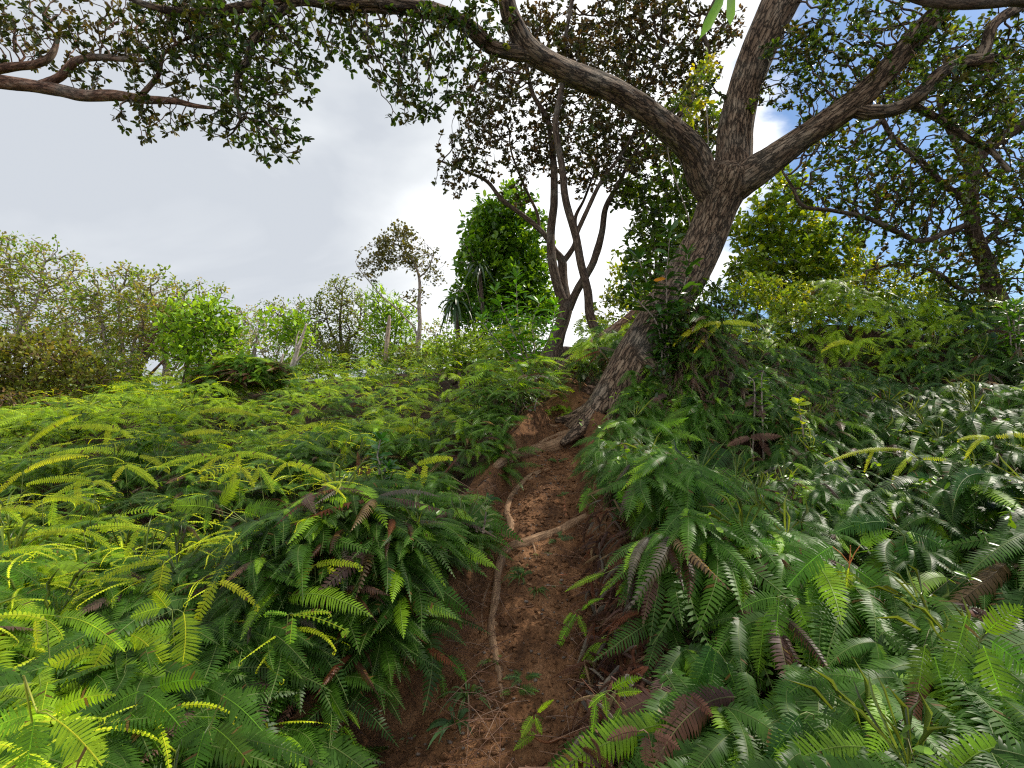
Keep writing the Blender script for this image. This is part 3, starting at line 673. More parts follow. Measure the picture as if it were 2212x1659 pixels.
fern('dense fern in the bottom shade with a broken stepped frond', zr(860, 1140), A(zr, [((880,1150),(830,1500),60,.03),((860,1130),(760,1400),44,.05),((920,1200),(1050,1560),48,.05)]), pal=GR2*.9, off=.02)
fern('shaded fern at the bottom with wide feathery fronds', zr(1300, 1430), A(zr, [((1260,1450),(1430,1680),66,.06),((1240,1430),(1100,1640),55,.06),((1330,1420),(1520,1540),50,.1)]), pal=GR2*.85)
fern('fern with silvery glossy fronds near the right edge', zr(1880, 430), A(zr, [((1850,450),(1862,620),60,.05),((1900,440),(2080,400),42,.12),((1830,430),(1700,400),30,.1),((1940,560),(2190,560),60,.12)]), pal=GR2, off=.05)
fern('glossy fern with a stair of stiff fronds at the right edge', zr(2060, 600), A(zr, [((2040,620),(1900,700),60,.1),((2080,620),(2230,760),70,.08),((2020,680),(2000,840),60,.05),((2090,580),(2240,520),50,.1)]), pal=GR2, off=.05)
fern('arching fern in the upper part of the right bank', zr(860, 150), A(zr, [((840,150),(700,210),30,.15),((870,150),(940,290),32,.1),((880,140),(1080,170),30,.15),((800,110),(640,180),26,.15)]), pal=GR)
fern('small fern arching from the shade under the big forked fern', zr(1560, 560), A(zr, [((1540,570),(1380,520),40,.12),((1570,560),(1730,590),38,.12),((1545,590),(1430,690),40,.1)]), pal=GR, off=.05)
# small ferns growing on the bare path bank
fern('small fern with five thin fronds hanging over the bare red bank', zr(415, 1085), A(zr, [((405,1095),(262,1335),20,.1),((425,1095),(440,1345),20,.03),((480,1060),(618,1170),18,.22),((450,1070),(560,1030),10,.2),((380,1110),(300,1200),12,.1)]), pal=BR1*.9, group='small ferns on the bare bank', off=.1)
fern('thin leaning fern with a long frond pointing down the path', zr(275, 985), A(zr, [((275,995),(183,1172),20,.1),((285,1000),(322,1098),17,.1),((300,980),(395,930),10,.25),((260,990),(220,1040),10,.1)]), pal=BR1*.8, group='small ferns on the bare bank', off=.1)
fern('wiry fern spreading four narrow light fronds over brown litter', zr(480, 800), A(zr, [((400,820),(228,900),14,.08),((470,830),(378,915),14,.15),((520,840),(600,870),15,.12),((500,850),(445,920),12,.1),((540,770),(700,740),8,.1)]), pal=BR1, group='small ferns on the bare bank', off=.12)
fern('light green fern sprig at the bottom of the path', zr(100, 1430), A(zr, [((90,1435),(40,1530),22,.1),((105,1510),(5,1585),18,.1),((110,1420),(180,1365),12,.1),((100,1440),(130,1520),14,.05)]), pal=BR1, group='small ferns on the bare bank', off=.08)
fern('short fern standing in the dry brown fronds', zr(400, 1330), A(zr, [((400,1340),(330,1400),16,.15),((400,1350),(410,1440),18,.05),((360,1380),(345,1520),18,.05),((430,1320),(560,1270),22,.15),((450,1340),(560,1330),18,.1),((470,1400),(430,1490),16,.1)]), pal=BR1*.75, group='small ferns on the bare bank', off=.06)
# yellow green young shoots, right
fern('yellow young fern shoot with curled tips on a tall dark stem', zr(1755, 330), A(zr, [((1750,325),(1700,290),3,.05),((1690,290),(1352,345),12,.12,0,1),((1765,328),(1885,335),10,.10,0,1),((1730,320),(1640,420),13,.22,0,1),((1560,290),(1520,380),9,.15,0,1)]), young=True, pal=LIME, stalk=None, off=.25, group='yellow young fern shoots', stalkcol=(.1, .14, .03))
fern('yellow young fern shoot reaching in from the right edge', zr(2080, 235), A(zr, [((2060,235),(1925,245),12,.08,0,1),((2080,232),(2260,225),14,.04,0,1),((2050,240),(1950,330),10,.3,0,1),((2120,260),(2260,300),12,.1)]), young=True, pal=LIME, off=.3, group='yellow young fern shoots')
fern('lime fern shoot arching beneath the big tree trunk', (1560, 700), [((1560, 698), (1455, 745), 9, .25, 0, 1), ((1560, 698), (1640, 705), 8, .15, 0, 1), ((1555, 700), (1500, 760), 7, .1, 0, 1)], young=True, pal=LIME, group='yellow young fern shoots', off=.15)
fern('lime curled shoot high on the right slope', (1850, 745), [((1850, 745), (1775, 760), 7, .3, 0, 1), ((1850, 745), (1900, 760), 7, .2, 0, 1)], young=True, pal=LIME, group='yellow young fern shoots', off=.1)
# left bank
fern('lime fern with a long downward frond and a thin sideways frond', zl(700, 765), A(zl, [((705,780),(645,1095),50,.03,0,0,LIME*.75),((700,765),(415,855),16,.15,0,1),((740,850),(710,950),26,.05)]), young=True, pal=LIME*.7, stalk=None, off=.22)
fern('lime fern with two fronds forking left and right', zl(930, 850), A(zl, [((925,855),(850,1012),32,.04),((940,855),(1112,965),17,.14,0,1)]), young=True, pal=LIME*.8, off=.2)
fern('yellow green fern fork with a short centre frond', zl(1240, 1000), A(zl, [((1260,1005),(1248,1130),24,.03),((1250,1000),(1488,1065),13,.12,0,1),((1240,1000),(1150,990),10,.1),((1270,1000),(1420,990),12,.1)]), young=True, pal=BRIG, off=.2)
fern('large green fern whose broad frond bends down in the left thicket', zl(1060, 600), A(zl, [((1060,610),(1225,945),72,.16),((930,545),(725,535),38,.12),((950,525),(1035,415),40,.1),((1050,560),(1240,560),40,.2),((900,560),(880,640),18,.1)]), pal=BR1*.7, off=.12)
fern('bright fern with a broad rounded frond hanging at the lower left', zl(740, 980), A(zl, [((790,990),(775,1265),64,.06,-.1),((560,1085),(725,1250),58,.22),((700,970),(560,1010),40,.1),((720,970),(660,900),30,.1)]), pal=lerp(BR1, LIME, .35), off=.15)
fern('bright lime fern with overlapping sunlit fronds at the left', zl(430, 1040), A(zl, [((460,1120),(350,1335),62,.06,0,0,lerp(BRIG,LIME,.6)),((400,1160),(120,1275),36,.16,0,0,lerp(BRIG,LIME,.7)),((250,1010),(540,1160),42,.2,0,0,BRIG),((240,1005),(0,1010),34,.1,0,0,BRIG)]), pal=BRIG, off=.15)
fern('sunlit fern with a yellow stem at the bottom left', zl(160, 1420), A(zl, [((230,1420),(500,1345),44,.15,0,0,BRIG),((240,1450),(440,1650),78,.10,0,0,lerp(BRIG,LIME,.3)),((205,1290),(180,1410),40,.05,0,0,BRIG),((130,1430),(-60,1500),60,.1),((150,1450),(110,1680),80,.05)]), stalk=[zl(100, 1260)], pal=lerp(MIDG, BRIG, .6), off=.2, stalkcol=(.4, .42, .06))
fern('fern with wide dark fronds at the bottom of the left thicket', zl(640, 1330), A(zl, [((620,1340),(790,1500),62,.14),((600,1330),(440,1420),50,.12),((560,1420),(700,1600),60,.1),((680,1310),(900,1290),46,.14)]), pal=GR, off=.1)
fern('fern with long parallel fronds at bottom beside the reddish dead stem', zl(900, 1500), A(zl, [((880,1500),(830,1680),60,.05),((930,1490),(1080,1650),52,.1),((960,1350),(1130,1500),56,.12),((870,1480),(740,1560),46,.1)]), pal=GR, off=.1)
fern('dark fern with hanging triple fronds over the black hollow', zl(1400, 840), A(zl, [((1375,850),(1372,1140),28,.03),((1440,920),(1500,1110),38,.12),((1390,930),(1350,1060),26,.06),((1360,850),(1280,960),26,.1)]), pal=GR, off=.12)
fern('small fern with looping light fronds at the bottom edge', zl(1460, 1470), A(zl, [((1470,1480),(1480,1620),17,.05),((1450,1480),(1400,1545),15,.25),((1475,1480),(1548,1625),14,.35),((1440,1560),(1370,1640),16,.15),((1480,1410),(1550,1490),12,.3)]), pal=BR1, off=.1, group='small ferns on the bare bank')
fern('fern with an upright fan of light fronds far up the left bank', zl(1460, 175), A(zl, [((1465,180),(1450,258),20,.1),((1450,180),(1330,225),20,.2),((1490,180),(1500,280),18,.2),((1510,180),(1590,260),16,.3),((1440,175),(1380,215),14,.15)]), pal=BRIG, young=True, off=.1)
fern('fern drooping in pairs beside the broad leaved seedling', zl(1720, 240), A(zl, [((1640,200),(1560,190),20,.1),((1680,210),(1740,330),22,.2),((1740,230),(1850,300),16,.3),((1660,250),(1640,340),20,.1)]), pal=BR1, off=.08)
fern('fern fountain of bright fronds just left of the thick root', zl(1980, 150), A(zl, [((1960,140),(1915,160),16,.1),((1985,150),(1970,250),20,.1),((2000,170),(2060,330),18,.25),((2040,180),(2120,250),16,.3),((1940,240),(1870,300),16,.2)]), pal=BRIG*.8, off=.08)
fern('dark fern with a single broad frond hanging left of the path', zl(1440, 560), A(zl, [((1440,570),(1430,740),42,.05),((1470,540),(1600,600),32,.2),((1400,560),(1280,640),38,.15)]), pal=GR2, off=.08)
fern('fern with two long narrow fronds hanging on the shaded bank', zl(1710, 560), A(zl, [((1700,570),(1670,770),30,.04),((1730,600),(1740,760),26,.05),((1690,550),(1580,620),24,.15),((1740,560),(1830,620),22,.15)]), pal=GR, off=.08)
fern('fern tip dangling beside the red earth wall', zl(1900, 900), A(zl, [((1940,930),(1990,1062),18,.1),((1890,900),(1940,1000),16,.1),((1900,880),(1960,900),12,.15)]), pal=GR, off=.06, group='small ferns on the bare bank')
fern('fern leaning over the bottom of the earth bank', zl(1900, 1170), A(zl, [((1900,1180),(1870,1290),22,.1),((1930,1175),(2010,1290),22,.2),((1880,1170),(1790,1240),20,.2),((1900,1250),(1930,1450),18,.1)]), pal=GR, off=.06, group='small ferns on the bare bank')
fern('pale faded fern hanging left of the looping root', zl(2060, 640), A(zl, [((2070,640),(2000,760),22,.1),((2080,650),(2060,790),20,.05),((2050,640),(1960,700),16,.1)]), pal=np.array([.22, .25, .12]), off=.06, group='small ferns on the bare bank')
# rows of yellow young shoots over the left thicket
YA = [((0,905),(190,900)), ((60,960),(175,895)), ((180,905),(330,890)), ((330,880),(430,900)), ((50,1020),(190,985)), ((300,985),(110,980)), ((470,985),(340,1010)), ((480,985),(620,1000)), ((620,1000),(720,1045)), ((200,1040),(60,1045)), ((270,1005),(340,1050)), ((90,1080),(200,1090)), ((0,1100),(80,1110)), ((330,1150),(190,1140)), ((180,1150),(10,1170)), ((520,1010),(440,1030)), ((430,890),(560,900)), ((260,930),(150,925)), ((680,1220),(780,1225)), ((560,1180),(460,1165)), ((0,1200),(110,1190)), ((720,960),(810,950)), ((560,1010),(590,1060)), ((100,1340),(0,1330)), ((250,1120),(330,1100)), ((640,930),(740,915)), ((380,945),(480,935)), ((30,880),(110,862)), ((840,935),(905,925)), ((900,1005),(975,990))]
lab = ['curled', 'long thin', 'short', 'feathery', 'arching', 'drooping']
for i, ((x0, y0), (x1, y1)) in enumerate(YA):
    mxp = (x0+x1)/2; row = 'top row' if y0 < 940 else 'middle row' if y0 < 1100 else 'lower row'
    arms = [((x0, y0), (x1, y1), 8.5, .14, 0, 1), ((x0, y0), (x0+(x0-x1)*.35, y0+18+R.random()*25), 7, .18, 0, 1)]
    if i % 2: arms.append(((x0+(x1-x0)*.25, y0-2), (x0+(x1-x0)*.25+R.normal()*12, y0+48), 9, .02))
    if i % 3 == 0: arms.append(((x0, y0), (x0+(x1-x0)*.6, y0+32), 7, .2, 0, 1))
    side = 'at the far left' if mxp < 150 else 'left of centre' if mxp < 450 else 'towards the path'
    fern('young fern shoots %s in the %s of the left thicket' % (side, row), (x0, y0), arms, young=True, pal=lerp(BRIG, LIME, .5+.5*R.random()), off=.22, group='young fern shoots, %s, %s' % (row, side), name='young_fern', cat='young fern')
# dead fronds
for lb, nd, arms in [('rust brown dead frond curling between the right ferns', (1620, 945), [((1620,945),(1570,965),9,.1),((1620,945),(1690,942),12,.05),((1640,950),(1668,990),8,.1)]),
                     ('grey purple withered fern below the big trunk', (1545, 665), [((1540,665),(1490,690),9,.1),((1545,665),(1560,700),9,.05),((1550,662),(1610,680),10,.12),((1530,670),(1510,720),9,.05)]),
                     ('pale purple dried frond standing on the right slope', (1638, 870), [((1636,868),(1650,905),12,.02),((1630,860),(1610,880),8,.1)]),
                     ('withered lilac frond beside the tree base', (1420, 860), [((1440,850),(1395,880),9,.1),((1430,870),(1420,905),9,.05)]),
                     ('dead brown fern tuft rising in the left thicket', (775, 1010), [((780,1040),(772,975),7,.0),((780,1045),(805,1005),6,.0),((778,1045),(750,1085),7,.1),((785,1050),(800,1090),6,.1)]),
                     ('dead brown fern spray at the bottom of the picture beside the path', (1400, 1585), [((1395,1590),(1395,1655),13,.02),((1410,1585),(1470,1620),13,.15),((1380,1580),(1310,1600),13,.15),((1420,1600),(1430,1659),12,.05)]),
                     ('coarse brown dead frond in the lower litter', (1480, 1500), [((1480,1500),(1450,1560),12,.1),((1490,1500),(1540,1550),11,.15)])]:
    fern(lb, nd, arms, pal=lerp(DRYC, PURP, .6 if 'purple' in lb or 'lilac' in lb else .15)*1.1, mat=M_DRY, group='dead brown fronds', cat='dead fern', name='dead_fern', off=.08, rib=np.array([.10, .05, .03]), stalkcol=(.14, .07, .04))
#ROOTS
def rt(label, px, radii, extra=(), tc=(1, 1, 1), lift=.004):
    pts = dense_px(px, 5, lift); base = pts[0]; root = thing('exposed_root', label, 'root', base, 'roots crossing the path'); 
    mb = MB(); tube(mb, pts, None, radii=radii, sides=16, step=.012, rough=.28, c=tc, wob=.014, seed=len(px)*3+px[0][0]); mb.build('root_stem', M_ROOT, root, bark=True, loc=base)
    for p_ in pts[::4]: KEEP.append((p_, .07, .7))
    for px2, r2 in extra:
        mb = MB(); tube(mb, dense_px(px2, 5, .012), None, radii=r2, sides=9, step=.02, rough=.25, rfreq=30, c=tc, wob=.008); mb.build('rootlet', M_ROOT, root, bark=True, loc=base)
rt('thickest root lying straight across the upper path like a step', [(1232,940),(1215,958),(1190,968),(1150,975),(1120,982),(1095,992),(1070,1010)], [.048,.068,.066,.056,.050,.042,.03], [([(1105,990),(1100,1015),(1100,1050)], [.028,.02,.008])], lift=.012)
rt('root just above the thick step root, half hidden behind it', [(1238,932),(1210,940),(1180,950),(1150,965)], [.036,.034,.028,.018], lift=.008)
rt('highest small root crossing the path near the tree base', [(1250,912),(1225,917),(1200,920),(1180,915)], [.02,.02,.016,.01])
rt('zigzag root curving down the left side of the upper path', [(1170,1018),(1145,1030),(1120,1055),(1098,1085),(1094,1108),(1104,1130),(1100,1150),(1080,1158),(1058,1165)], [.014,.022,.026,.027,.026,.028,.030,.024,.018], [([(1185,1012),(1160,1024),(1140,1040)], [.006,.012,.014])], lift=.012)
rt('longest root bending across the path and running down its middle', [(1270,1115),(1235,1132),(1200,1150),(1165,1163),(1130,1178),(1100,1185),(1082,1205),(1072,1245),(1070,1300),(1062,1350),(1066,1400),(1076,1450),(1080,1500),(1086,1545)],
   [.026,.034,.029,.035,.037,.028,.031,.024,.028,.024,.022,.025,.019,.009], [([(1066,1330),(1085,1370),(1100,1405)], [.010,.008,.003]), ([(1072,1240),(1050,1275),(1040,1320),(1046,1370)], [.010,.009,.007,.003]), ([(1150,1170),(1160,1210),(1150,1250)], [.008,.006,.002])], lift=.011)
rt('thin reddish root running straight down the right wall of the path', [(1213,1030),(1219,1065),(1220,1095),(1228,1125)], [.008,.014,.014,.008], tc=(1.1,.75,.65))
rt('short reddish root stub below the longest root', [(1190,1247),(1215,1245),(1250,1248)], [.006,.010,.006], tc=(1.1,.7,.6))
rt('thin curved dead runner along the bottom of the picture', [(1140,1585),(1180,1602),(1220,1590),(1300,1572),(1380,1570),(1480,1575)], [.004,.005,.005,.005,.004,.003], tc=(.9,.6,.45), lift=.05)
# ================================================================== SMALL THINGS ON THE PATH
def tuft(label, px, py, size, n, col, wd=.004, name='grass_tuft', cat='grass'):
    d = hit(px, py, .01); g = P(px, py, d); g[2] -= .01; root = MB()
    for k in range(n):
        a = R.uniform(0, 2*PI); el = R.uniform(.5, 1.4); Ln = size*(.6+.6*R.random()); hd = np.array([math.cos(a), math.sin(a), 0])
        t = np.linspace(0, 1, 7)[:, None]; pth = g+hd*.01+hd*Ln*math.cos(el)*t+np.array([0, 0, 1])*Ln*(math.sin(el)*t-.75*t*t)
        T = norm(np.gradient(pth, axis=0)); B = norm(np.cross(T, [.1, -.9, .4])); wv = (wd*np.array([.6, .9, 1, 1, .8, .5, .05]))[:, None]
        v = np.stack([pth-B*wv, pth+B*wv], 1).reshape(-1, 3); i = np.arange(6)[:, None]*2; root.add(v, i+[0, 1, 3, 2], None, np.clip(np.array(col)*(.6+.8*R.random()), 0, 1))
    tag(root.build(name, M_FERN, loc=g), label, cat, 'grass tufts on the path edge')
tuft('tall thin grass tuft left of the foot of the longest root', 1010, 1500, .17, 34, (.10,.17,.05))
tuft('broad bladed tuft at the bottom left of the path', 985, 1565, .2, 13, (.07,.14,.05), wd=.009)
tuft('wispy grass hanging beside the longest root', 1125, 1245, .13, 26, (.07,.12,.03))
tuft('low grass under the root bend', 1160, 1275, .10, 24, (.08,.12,.03))
tuft('little tuft on the bare earth near the bottom', 885, 1600, .09, 14, (.12,.16,.06))
tuft('strappy green tuft in the shade left of the thick step root', 1050, 1090, .24, 16, (.04,.10,.03), wd=.010)
def mini(label, px, py, s, col, arms=5):
    d = hit(px, py, .0); g = P(px, py, d); root = thing('seedling_fern', label, 'small fern', g, 'seedlings on the bare earth'); mb = MB()
    for k in range(arms):
        a = R.uniform(0, 2*PI); hd = np.array([math.cos(a), math.sin(a)*.6-.3, 0]); E = g+hd*s+[0, 0, s*R.uniform(-.1, .5)]
        mb2 = MB(); pinna(mb2, arc(g, E, .3, n=8), s*.17, 12, norm(np.array([0, -.8, .7])+R.normal(size=3)*.2), np.array(col)*(.8+.4*R.random()), droop=.15, lod=1); mb2.build('frond', M_FERN, root, smooth=False, loc=g)
for lb, x, y, s, c in [('tiny fern seedling high on the bare earth between the roots', 1212, 1072, .09, (.07,.14,.04)), ('seedling under the thick step root', 1205, 1000, .10, (.08,.15,.04)), ('seedling fern hanging under the right end of the longest root', 1205, 1170, .13, (.05,.12,.04)),
                       ('seedling with spiky fronds left of the root bend', 1075, 1170, .10, (.08,.15,.04)), ('feathery seedling on the earth below the root bend', 1140, 1240, .12, (.06,.12,.035)), ('seedling on the red earth near the wispy grass', 1165, 1205, .09, (.06,.12,.035)),
                       ('seedling at the foot of the longest root', 1110, 1500, .12, (.09,.17,.04)), ('seedling on the lower left of the bare earth', 1060, 1430, .08, (.08,.14,.04)), ('seedling fern low at the right edge of the bare earth', 1130, 1470, .10, (.06,.13,.04)), ('seedling tucked beside the short reddish root stub', 1190, 1265, .07, (.06,.11,.04))]:
    mini(lb, x, y, s, c)
# pebbles, clods and leaf litter
mb = MB(); ico = np.array([[0,0,1],[.9,0,.4],[.28,.85,.4],[-.72,.53,.4],[-.72,-.53,.4],[.28,-.85,.4],[.72,.53,-.3],[-.28,.85,-.3],[-.9,0,-.3],[-.28,-.85,-.3],[.72,-.53,-.3],[0,0,-.7]])
it = np.array([[0,1,2],[0,2,3],[0,3,4],[0,4,5],[0,5,1],[1,6,2],[2,7,3],[3,8,4],[4,9,5],[5,10,1],[6,7,2],[7,8,3],[8,9,4],[9,10,5],[10,6,1],[6,11,7],[7,11,8],[8,11,9],[9,11,10],[10,11,6]])
def on_path(n):
    y = R.uniform(1.6, 5.6, n); x = np.interp(y, TR[:, 1], TR[:, 0])+R.normal(size=n)*path_w(y)*.75; return x, y, path_z(x, y)
x, y, z = on_path(1500)
for a, b, c in zip(x, y, z):
    s = .0025+.009*R.random()**4; mb.add(np.array([a, b, c+s*.2])+ico*s*(.7+.6*R.random((12, 1)))*[1.2, 1, .7], None, it, np.array([1, 1, 1]))
tag(mb.build('pebbles', M_STONE, smooth=False), 'small clods and pebbles scattered on the red earth path', 'pebbles', kind='stuff')
mb = MB(); x, y, z = on_path(2600)
for a, b, c in zip(x, y, z):
    s = .004+.016*R.random()**3.5; mb.add(np.array([a, b, c+s*.1])+ico*s*(.6+.8*R.random((12, 1)))*[1.2, 1, .8], None, it, np.array([1, 1, 1]))
tag(mb.build('soil_clods', M_PATH, smooth=False), 'loose crumbs of red earth lying on the path', 'soil clods', kind='stuff')
x, y, z = on_path(700); k = len(x); mb = MB()
leaves(mb, np.stack([x, y, z+.006], 1), np.c_[R.normal(size=(k, 2)), R.normal(size=k)*.15], np.c_[R.normal(size=(k, 2))*.3, np.ones(k)], .015+.03*R.random(k), .006+.012*R.random(k), np.array([.20, .11, .055])*(.4+R.random((k, 1))), 2)
tag(mb.build('leaf_litter', M_DRY, smooth=False), 'dry brown leaf litter scattered over the path', 'leaf litter', kind='stuff')
# ------------------------------------------------------------------ the fern thickets
thicket('fern_thicket', 'dense green fern thicket covering the slope left of the path', 'fern thicket',
        [(1150, 1.2, 2.3, -350, 1130, 1.08), (1500, 2.3, 3.4, -350, 1130, .8), (2800, 3.4, 6, -350, 1250, .68), (3600, 6, 12, -350, 1400, .78), (2600, 12, 21, -400, 1300, 1.1)], -1, palL, .30, fill=[(260, 0, 1000, 880, 1600), (160, 1000, 1240, 780, 960)])
thicket('fern_thicket', 'dark bluish fern thicket covering the steep bank right of the path', 'fern thicket',
        [(1700, 1.15, 2.6, 1250, 2550, 1.22), (1100, 2.3, 3.2, 1180, 2600, .85), (2300, 3.2, 5, 1180, 2600, .72), (1500, 4.45, 5.6, 1380, 1850, .7), (3300, 5, 9.0, 1250, 2700, .75)], 1, palR, .05, fill=[(260, 1400, 2212, 650, 1000), (260, 1420, 1760, 680, 900), (60, 1380, 1480, 790, 900), (150, 1430, 2212, 1000, 1700)])
# brown dead ferns and twigs lying on the bank right of the path
mb = MB()
for i in range(900):
    px = R.uniform(1235, 1640); py = R.uniform(1080, 1700); 
    if px < 1250+ (1659-py)*.06: continue
    d = hit(px, py, .05); p = P(px, py, d)+[0, 0, .02+.13*R.random()]
    fern_node(mb, p, 1, d, R.uniform(.3, .55), k=2, pal='dry', spread=2.6)
o = tag(mb.build('dry_fern_litter', M_DRY, smooth=False), 'brown dead fern fronds matted on the bank right of the path', 'dead ferns', kind='stuff')
mb = MB()
for i in range(560):
    px = R.uniform(1215, 1600) if i < 440 else R.uniform(985, 1100); py = R.uniform(1060, 1690); d = hit(px, py, .05); p = P(px, py, d)
    a = R.uniform(0, PI*2); q = np.array([math.cos(a), math.sin(a)*.6, R.normal()*.35])*R.uniform(.06, .2)
    pts = [p-q+[0, 0, .03], p+R.standard_normal(3)*.02+[0, 0, .05], p+q+[0, 0, .03]]
    tube(mb, pts, .0022, .001, sides=3, step=.04, c=lerp(np.array([.16, .07, .04]), np.array([.3, .2, .14]), R.random()), cap=False)
tag(mb.build('dead_twigs', M_DRY), 'thin brown twigs tangled on the bank right of the path', 'twigs', kind='stuff')
# ================================================================== TREES
# ---- the big leaning tree
trunk = PP([(1262,1010,5.4,.44),(1288,950,5.36,.38),(1315,895,5.33,.30),(1347,822,5.3,.245),(1385,745,5.35,.222),(1430,672,5.4,.21),(1478,600,5.42,.20),(1522,515,5.4,.198),(1550,440,5.3,.215),(1570,388,5.2,.245),(1578,362,5.15,.21)])
limbL = PP([(1545,425,5.28,.17),(1520,385,5.2,.155),(1495,325,5.05,.14),(1430,265,4.85,.125),(1340,203,4.65,.112),(1265,170,4.5,.11),(1205,145,4.4,.10),(1145,108,4.3,.10),(1112,55,4.2,.085),(1095,0,4.1,.075),(1098,-90,4.0,.065)])
limbLL = PP([(1170,122,4.35,.07),(1130,115,4.3,.068),(1065,103,4.25,.066),(1015,60,4.15,.066),(960,30,4.05,.065),(880,14,3.95,.062),(800,8,3.85,.06),(720,6,3.8,.055),(650,-2,3.75,.05),(560,10,3.7,.042),(480,24,3.7,.036),(400,27,3.7,.03),(320,12,3.7,.024),(250,-20,3.7,.02)])
limbD = PP([(640,2,3.75,.035),(590,40,3.72,.034),(550,80,3.7,.03),(535,130,3.7,.026),(513,165,3.7,.024),(512,215,3.7,.018),(520,260,3.7,.012)])
limbM = PP([(1580,400,5.22,.20),(1588,330,5.2,.185),(1592,270,5.15,.178),(1606,200,5.1,.172),(1636,110,5.0,.17),(1672,30,4.9,.165),(1722,-70,4.8,.175),(1760,-200,4.7,.15)])
limbR = PP([(1585,395,5.2,.19),(1640,362,5.05,.16),(1720,305,4.85,.13),(1800,252,4.65,.122),(1868,200,4.5,.115),(1930,135,4.35,.10),(1985,70,4.25,.092),(2040,10,4.15,.085),(2090,-60,4.1,.08)])
limbS = PP([(1830,235,4.6,.07),(1880,242,4.5,.066),(1930,236,4.45,.06),(1980,210,4.35,.058),(2030,160,4.25,.055),(2085,135,4.2,.052),(2140,128,4.15,.05)])
limbS2 = PP([(2120,130,4.17,.045),(2130,100,4.15,.045),(2142,60,4.1,.043),(2175,30,4.1,.04),(2230,5,4.1,.038),(2300,-20,4.1,.035)])
limbP = PP([(1955,220,4.42,.035),(1990,238,4.4,.032),(2035,262,4.4,.03),(2090,300,4.4,.028),(2140,325,4.4,.025),(2180,370,4.4,.018)])
limbV = PP([(1740,365,4.9,.02),(1700,385,4.9,.022),(1718,430,4.9,.022),(1745,448,4.9,.022),(1800,452,4.9,.022),(1870,480,4.9,.02),(1960,505,4.9,.017),(2050,470,4.9,.012)])
GREENL = [(.045,.105,.018),(.08,.16,.022),(.13,.22,.025),(.38,.40,.02)]
DARKL = [(.030,.055,.018),(.045,.075,.022),(.07,.075,.025),(.12,.10,.03)]
BROWNL = [(.05,.055,.02),(.085,.075,.03),(.13,.085,.04),(.065,.095,.022)]  # brown leaves; on the slender trees this paints in their backlit look
tree('leaning_tree', 'big leaning grey barked tree whose trunk forks into three thick limbs', 'tree', G(trunk[0][0][0], trunk[0][0][1]),
     [trunk, limbL, limbLL, limbD, limbM, limbR, limbS, limbS2, limbP],
     EL([(455,70,3.8,110),(725,55,3.85,50),(770,110,3.9,45),(1060,50,4.1,60),(1010,200,4.1,40),(560,110,3.75,100),(650,70,3.8,85),(540,230,3.7,80),(600,300,3.7,60,1.3),(500,270,3.7,55),(640,190,3.75,45),
         (800,50,3.9,70),(860,120,3.9,85),(930,90,4.0,85),(1000,60,4.1,60),(890,210,3.9,60),(930,240,4,35),(1040,150,4.2,40),
         (1750,110,4.7,95),(1850,50,4.5,100),(1800,200,4.7,70),(1985,60,4.2,80),(2080,200,4.2,80),(1905,140,4.4,60),(1690,190,4.9,50),(2180,90,4.2,70),(2130,260,4.3,70,.8),(1510,190,5,38,1.2)]),
     8800, .055, .9, .075, .0036, dict(prob=.34, k=8, jit_=.14, ln=.050, wd=.026, cols=DARKL+GREENL[:3], cw=[3,3,2,1,2,2,1], spread=.8), M_BARK, leafmat=M_LEAF,
     jit=.42, rough=.24, step=.022, tsides=56, flute=.18, thr=.009, skel_from=.97, rmax=.03,
     limbnames=['trunk']+['limb']*8, seed=3)
mt_ = bpy.data.objects['leaning_tree']; lo = np.array(mt_.location)
for pl_, rr_ in [([(1300,870,5.1),(1275,905,5.0),(1250,930,4.9),(1232,945,4.75),(1215,958,4.65)], [.10,.09,.07,.05,.03]), ([(1335,870,5.05),(1325,910,4.95),(1318,945,4.85),(1305,985,4.7)], [.10,.085,.06,.03]),
                 ([(1365,850,5.1),(1372,890,4.95),(1385,925,4.85),(1400,960,4.7)], [.10,.08,.06,.03]), ([(1290,880,5.3),(1255,895,5.3),(1228,905,5.3),(1200,908,5.25)], [.09,.07,.045,.025]), ([(1385,770,5.1),(1420,800,4.95),(1450,840,4.85)], [.08,.06,.04])]:
    mb = MB(); tube(mb, np.array([P(*a_) for a_ in pl_]), None, radii=rr_, sides=18, step=.02, rough=.25, seed=pl_[0][0]); mb.build('buttress_root', M_BARK, mt_, bark=True, loc=lo)
# ---- leaning second stem behind it
LT = PP([(1195,840,7.25,.19),(1228,800,7.2,.17),(1260,775,7.1,.15),(1300,745,7.0,.135),(1345,712,6.8,.13),(1390,672,6.7,.12),(1425,635,6.6,.11),(1450,600,6.6,.08)])
root = thing('leaning_tree', 'low mossy tree stem slanting up behind the base of the big leaning tree', 'trunk', G(LT[0][0][0], LT[0][0][1])); lo = root.location[:]
mb = MB(); tube(mb, LT[0], None, radii=LT[1], sides=20, step=.04, rough=.25, rfreq=9); mb.build('stem', M_BARKR, root, bark=True, loc=lo)
mb = MB()
for k in range(9):
    x0 = 1275+k*9+R.normal()*4; tube(mb, PP([(x0,735+R.normal()*8,6.75),(x0-8,760,6.7),(x0+R.normal()*12,790,6.75),(x0-15+R.normal()*14,822,6.9)]), .018, .007, sides=6, step=.04, rough=.2)
mb.build('aerial_roots', M_ROOT, root, bark=True, loc=lo)
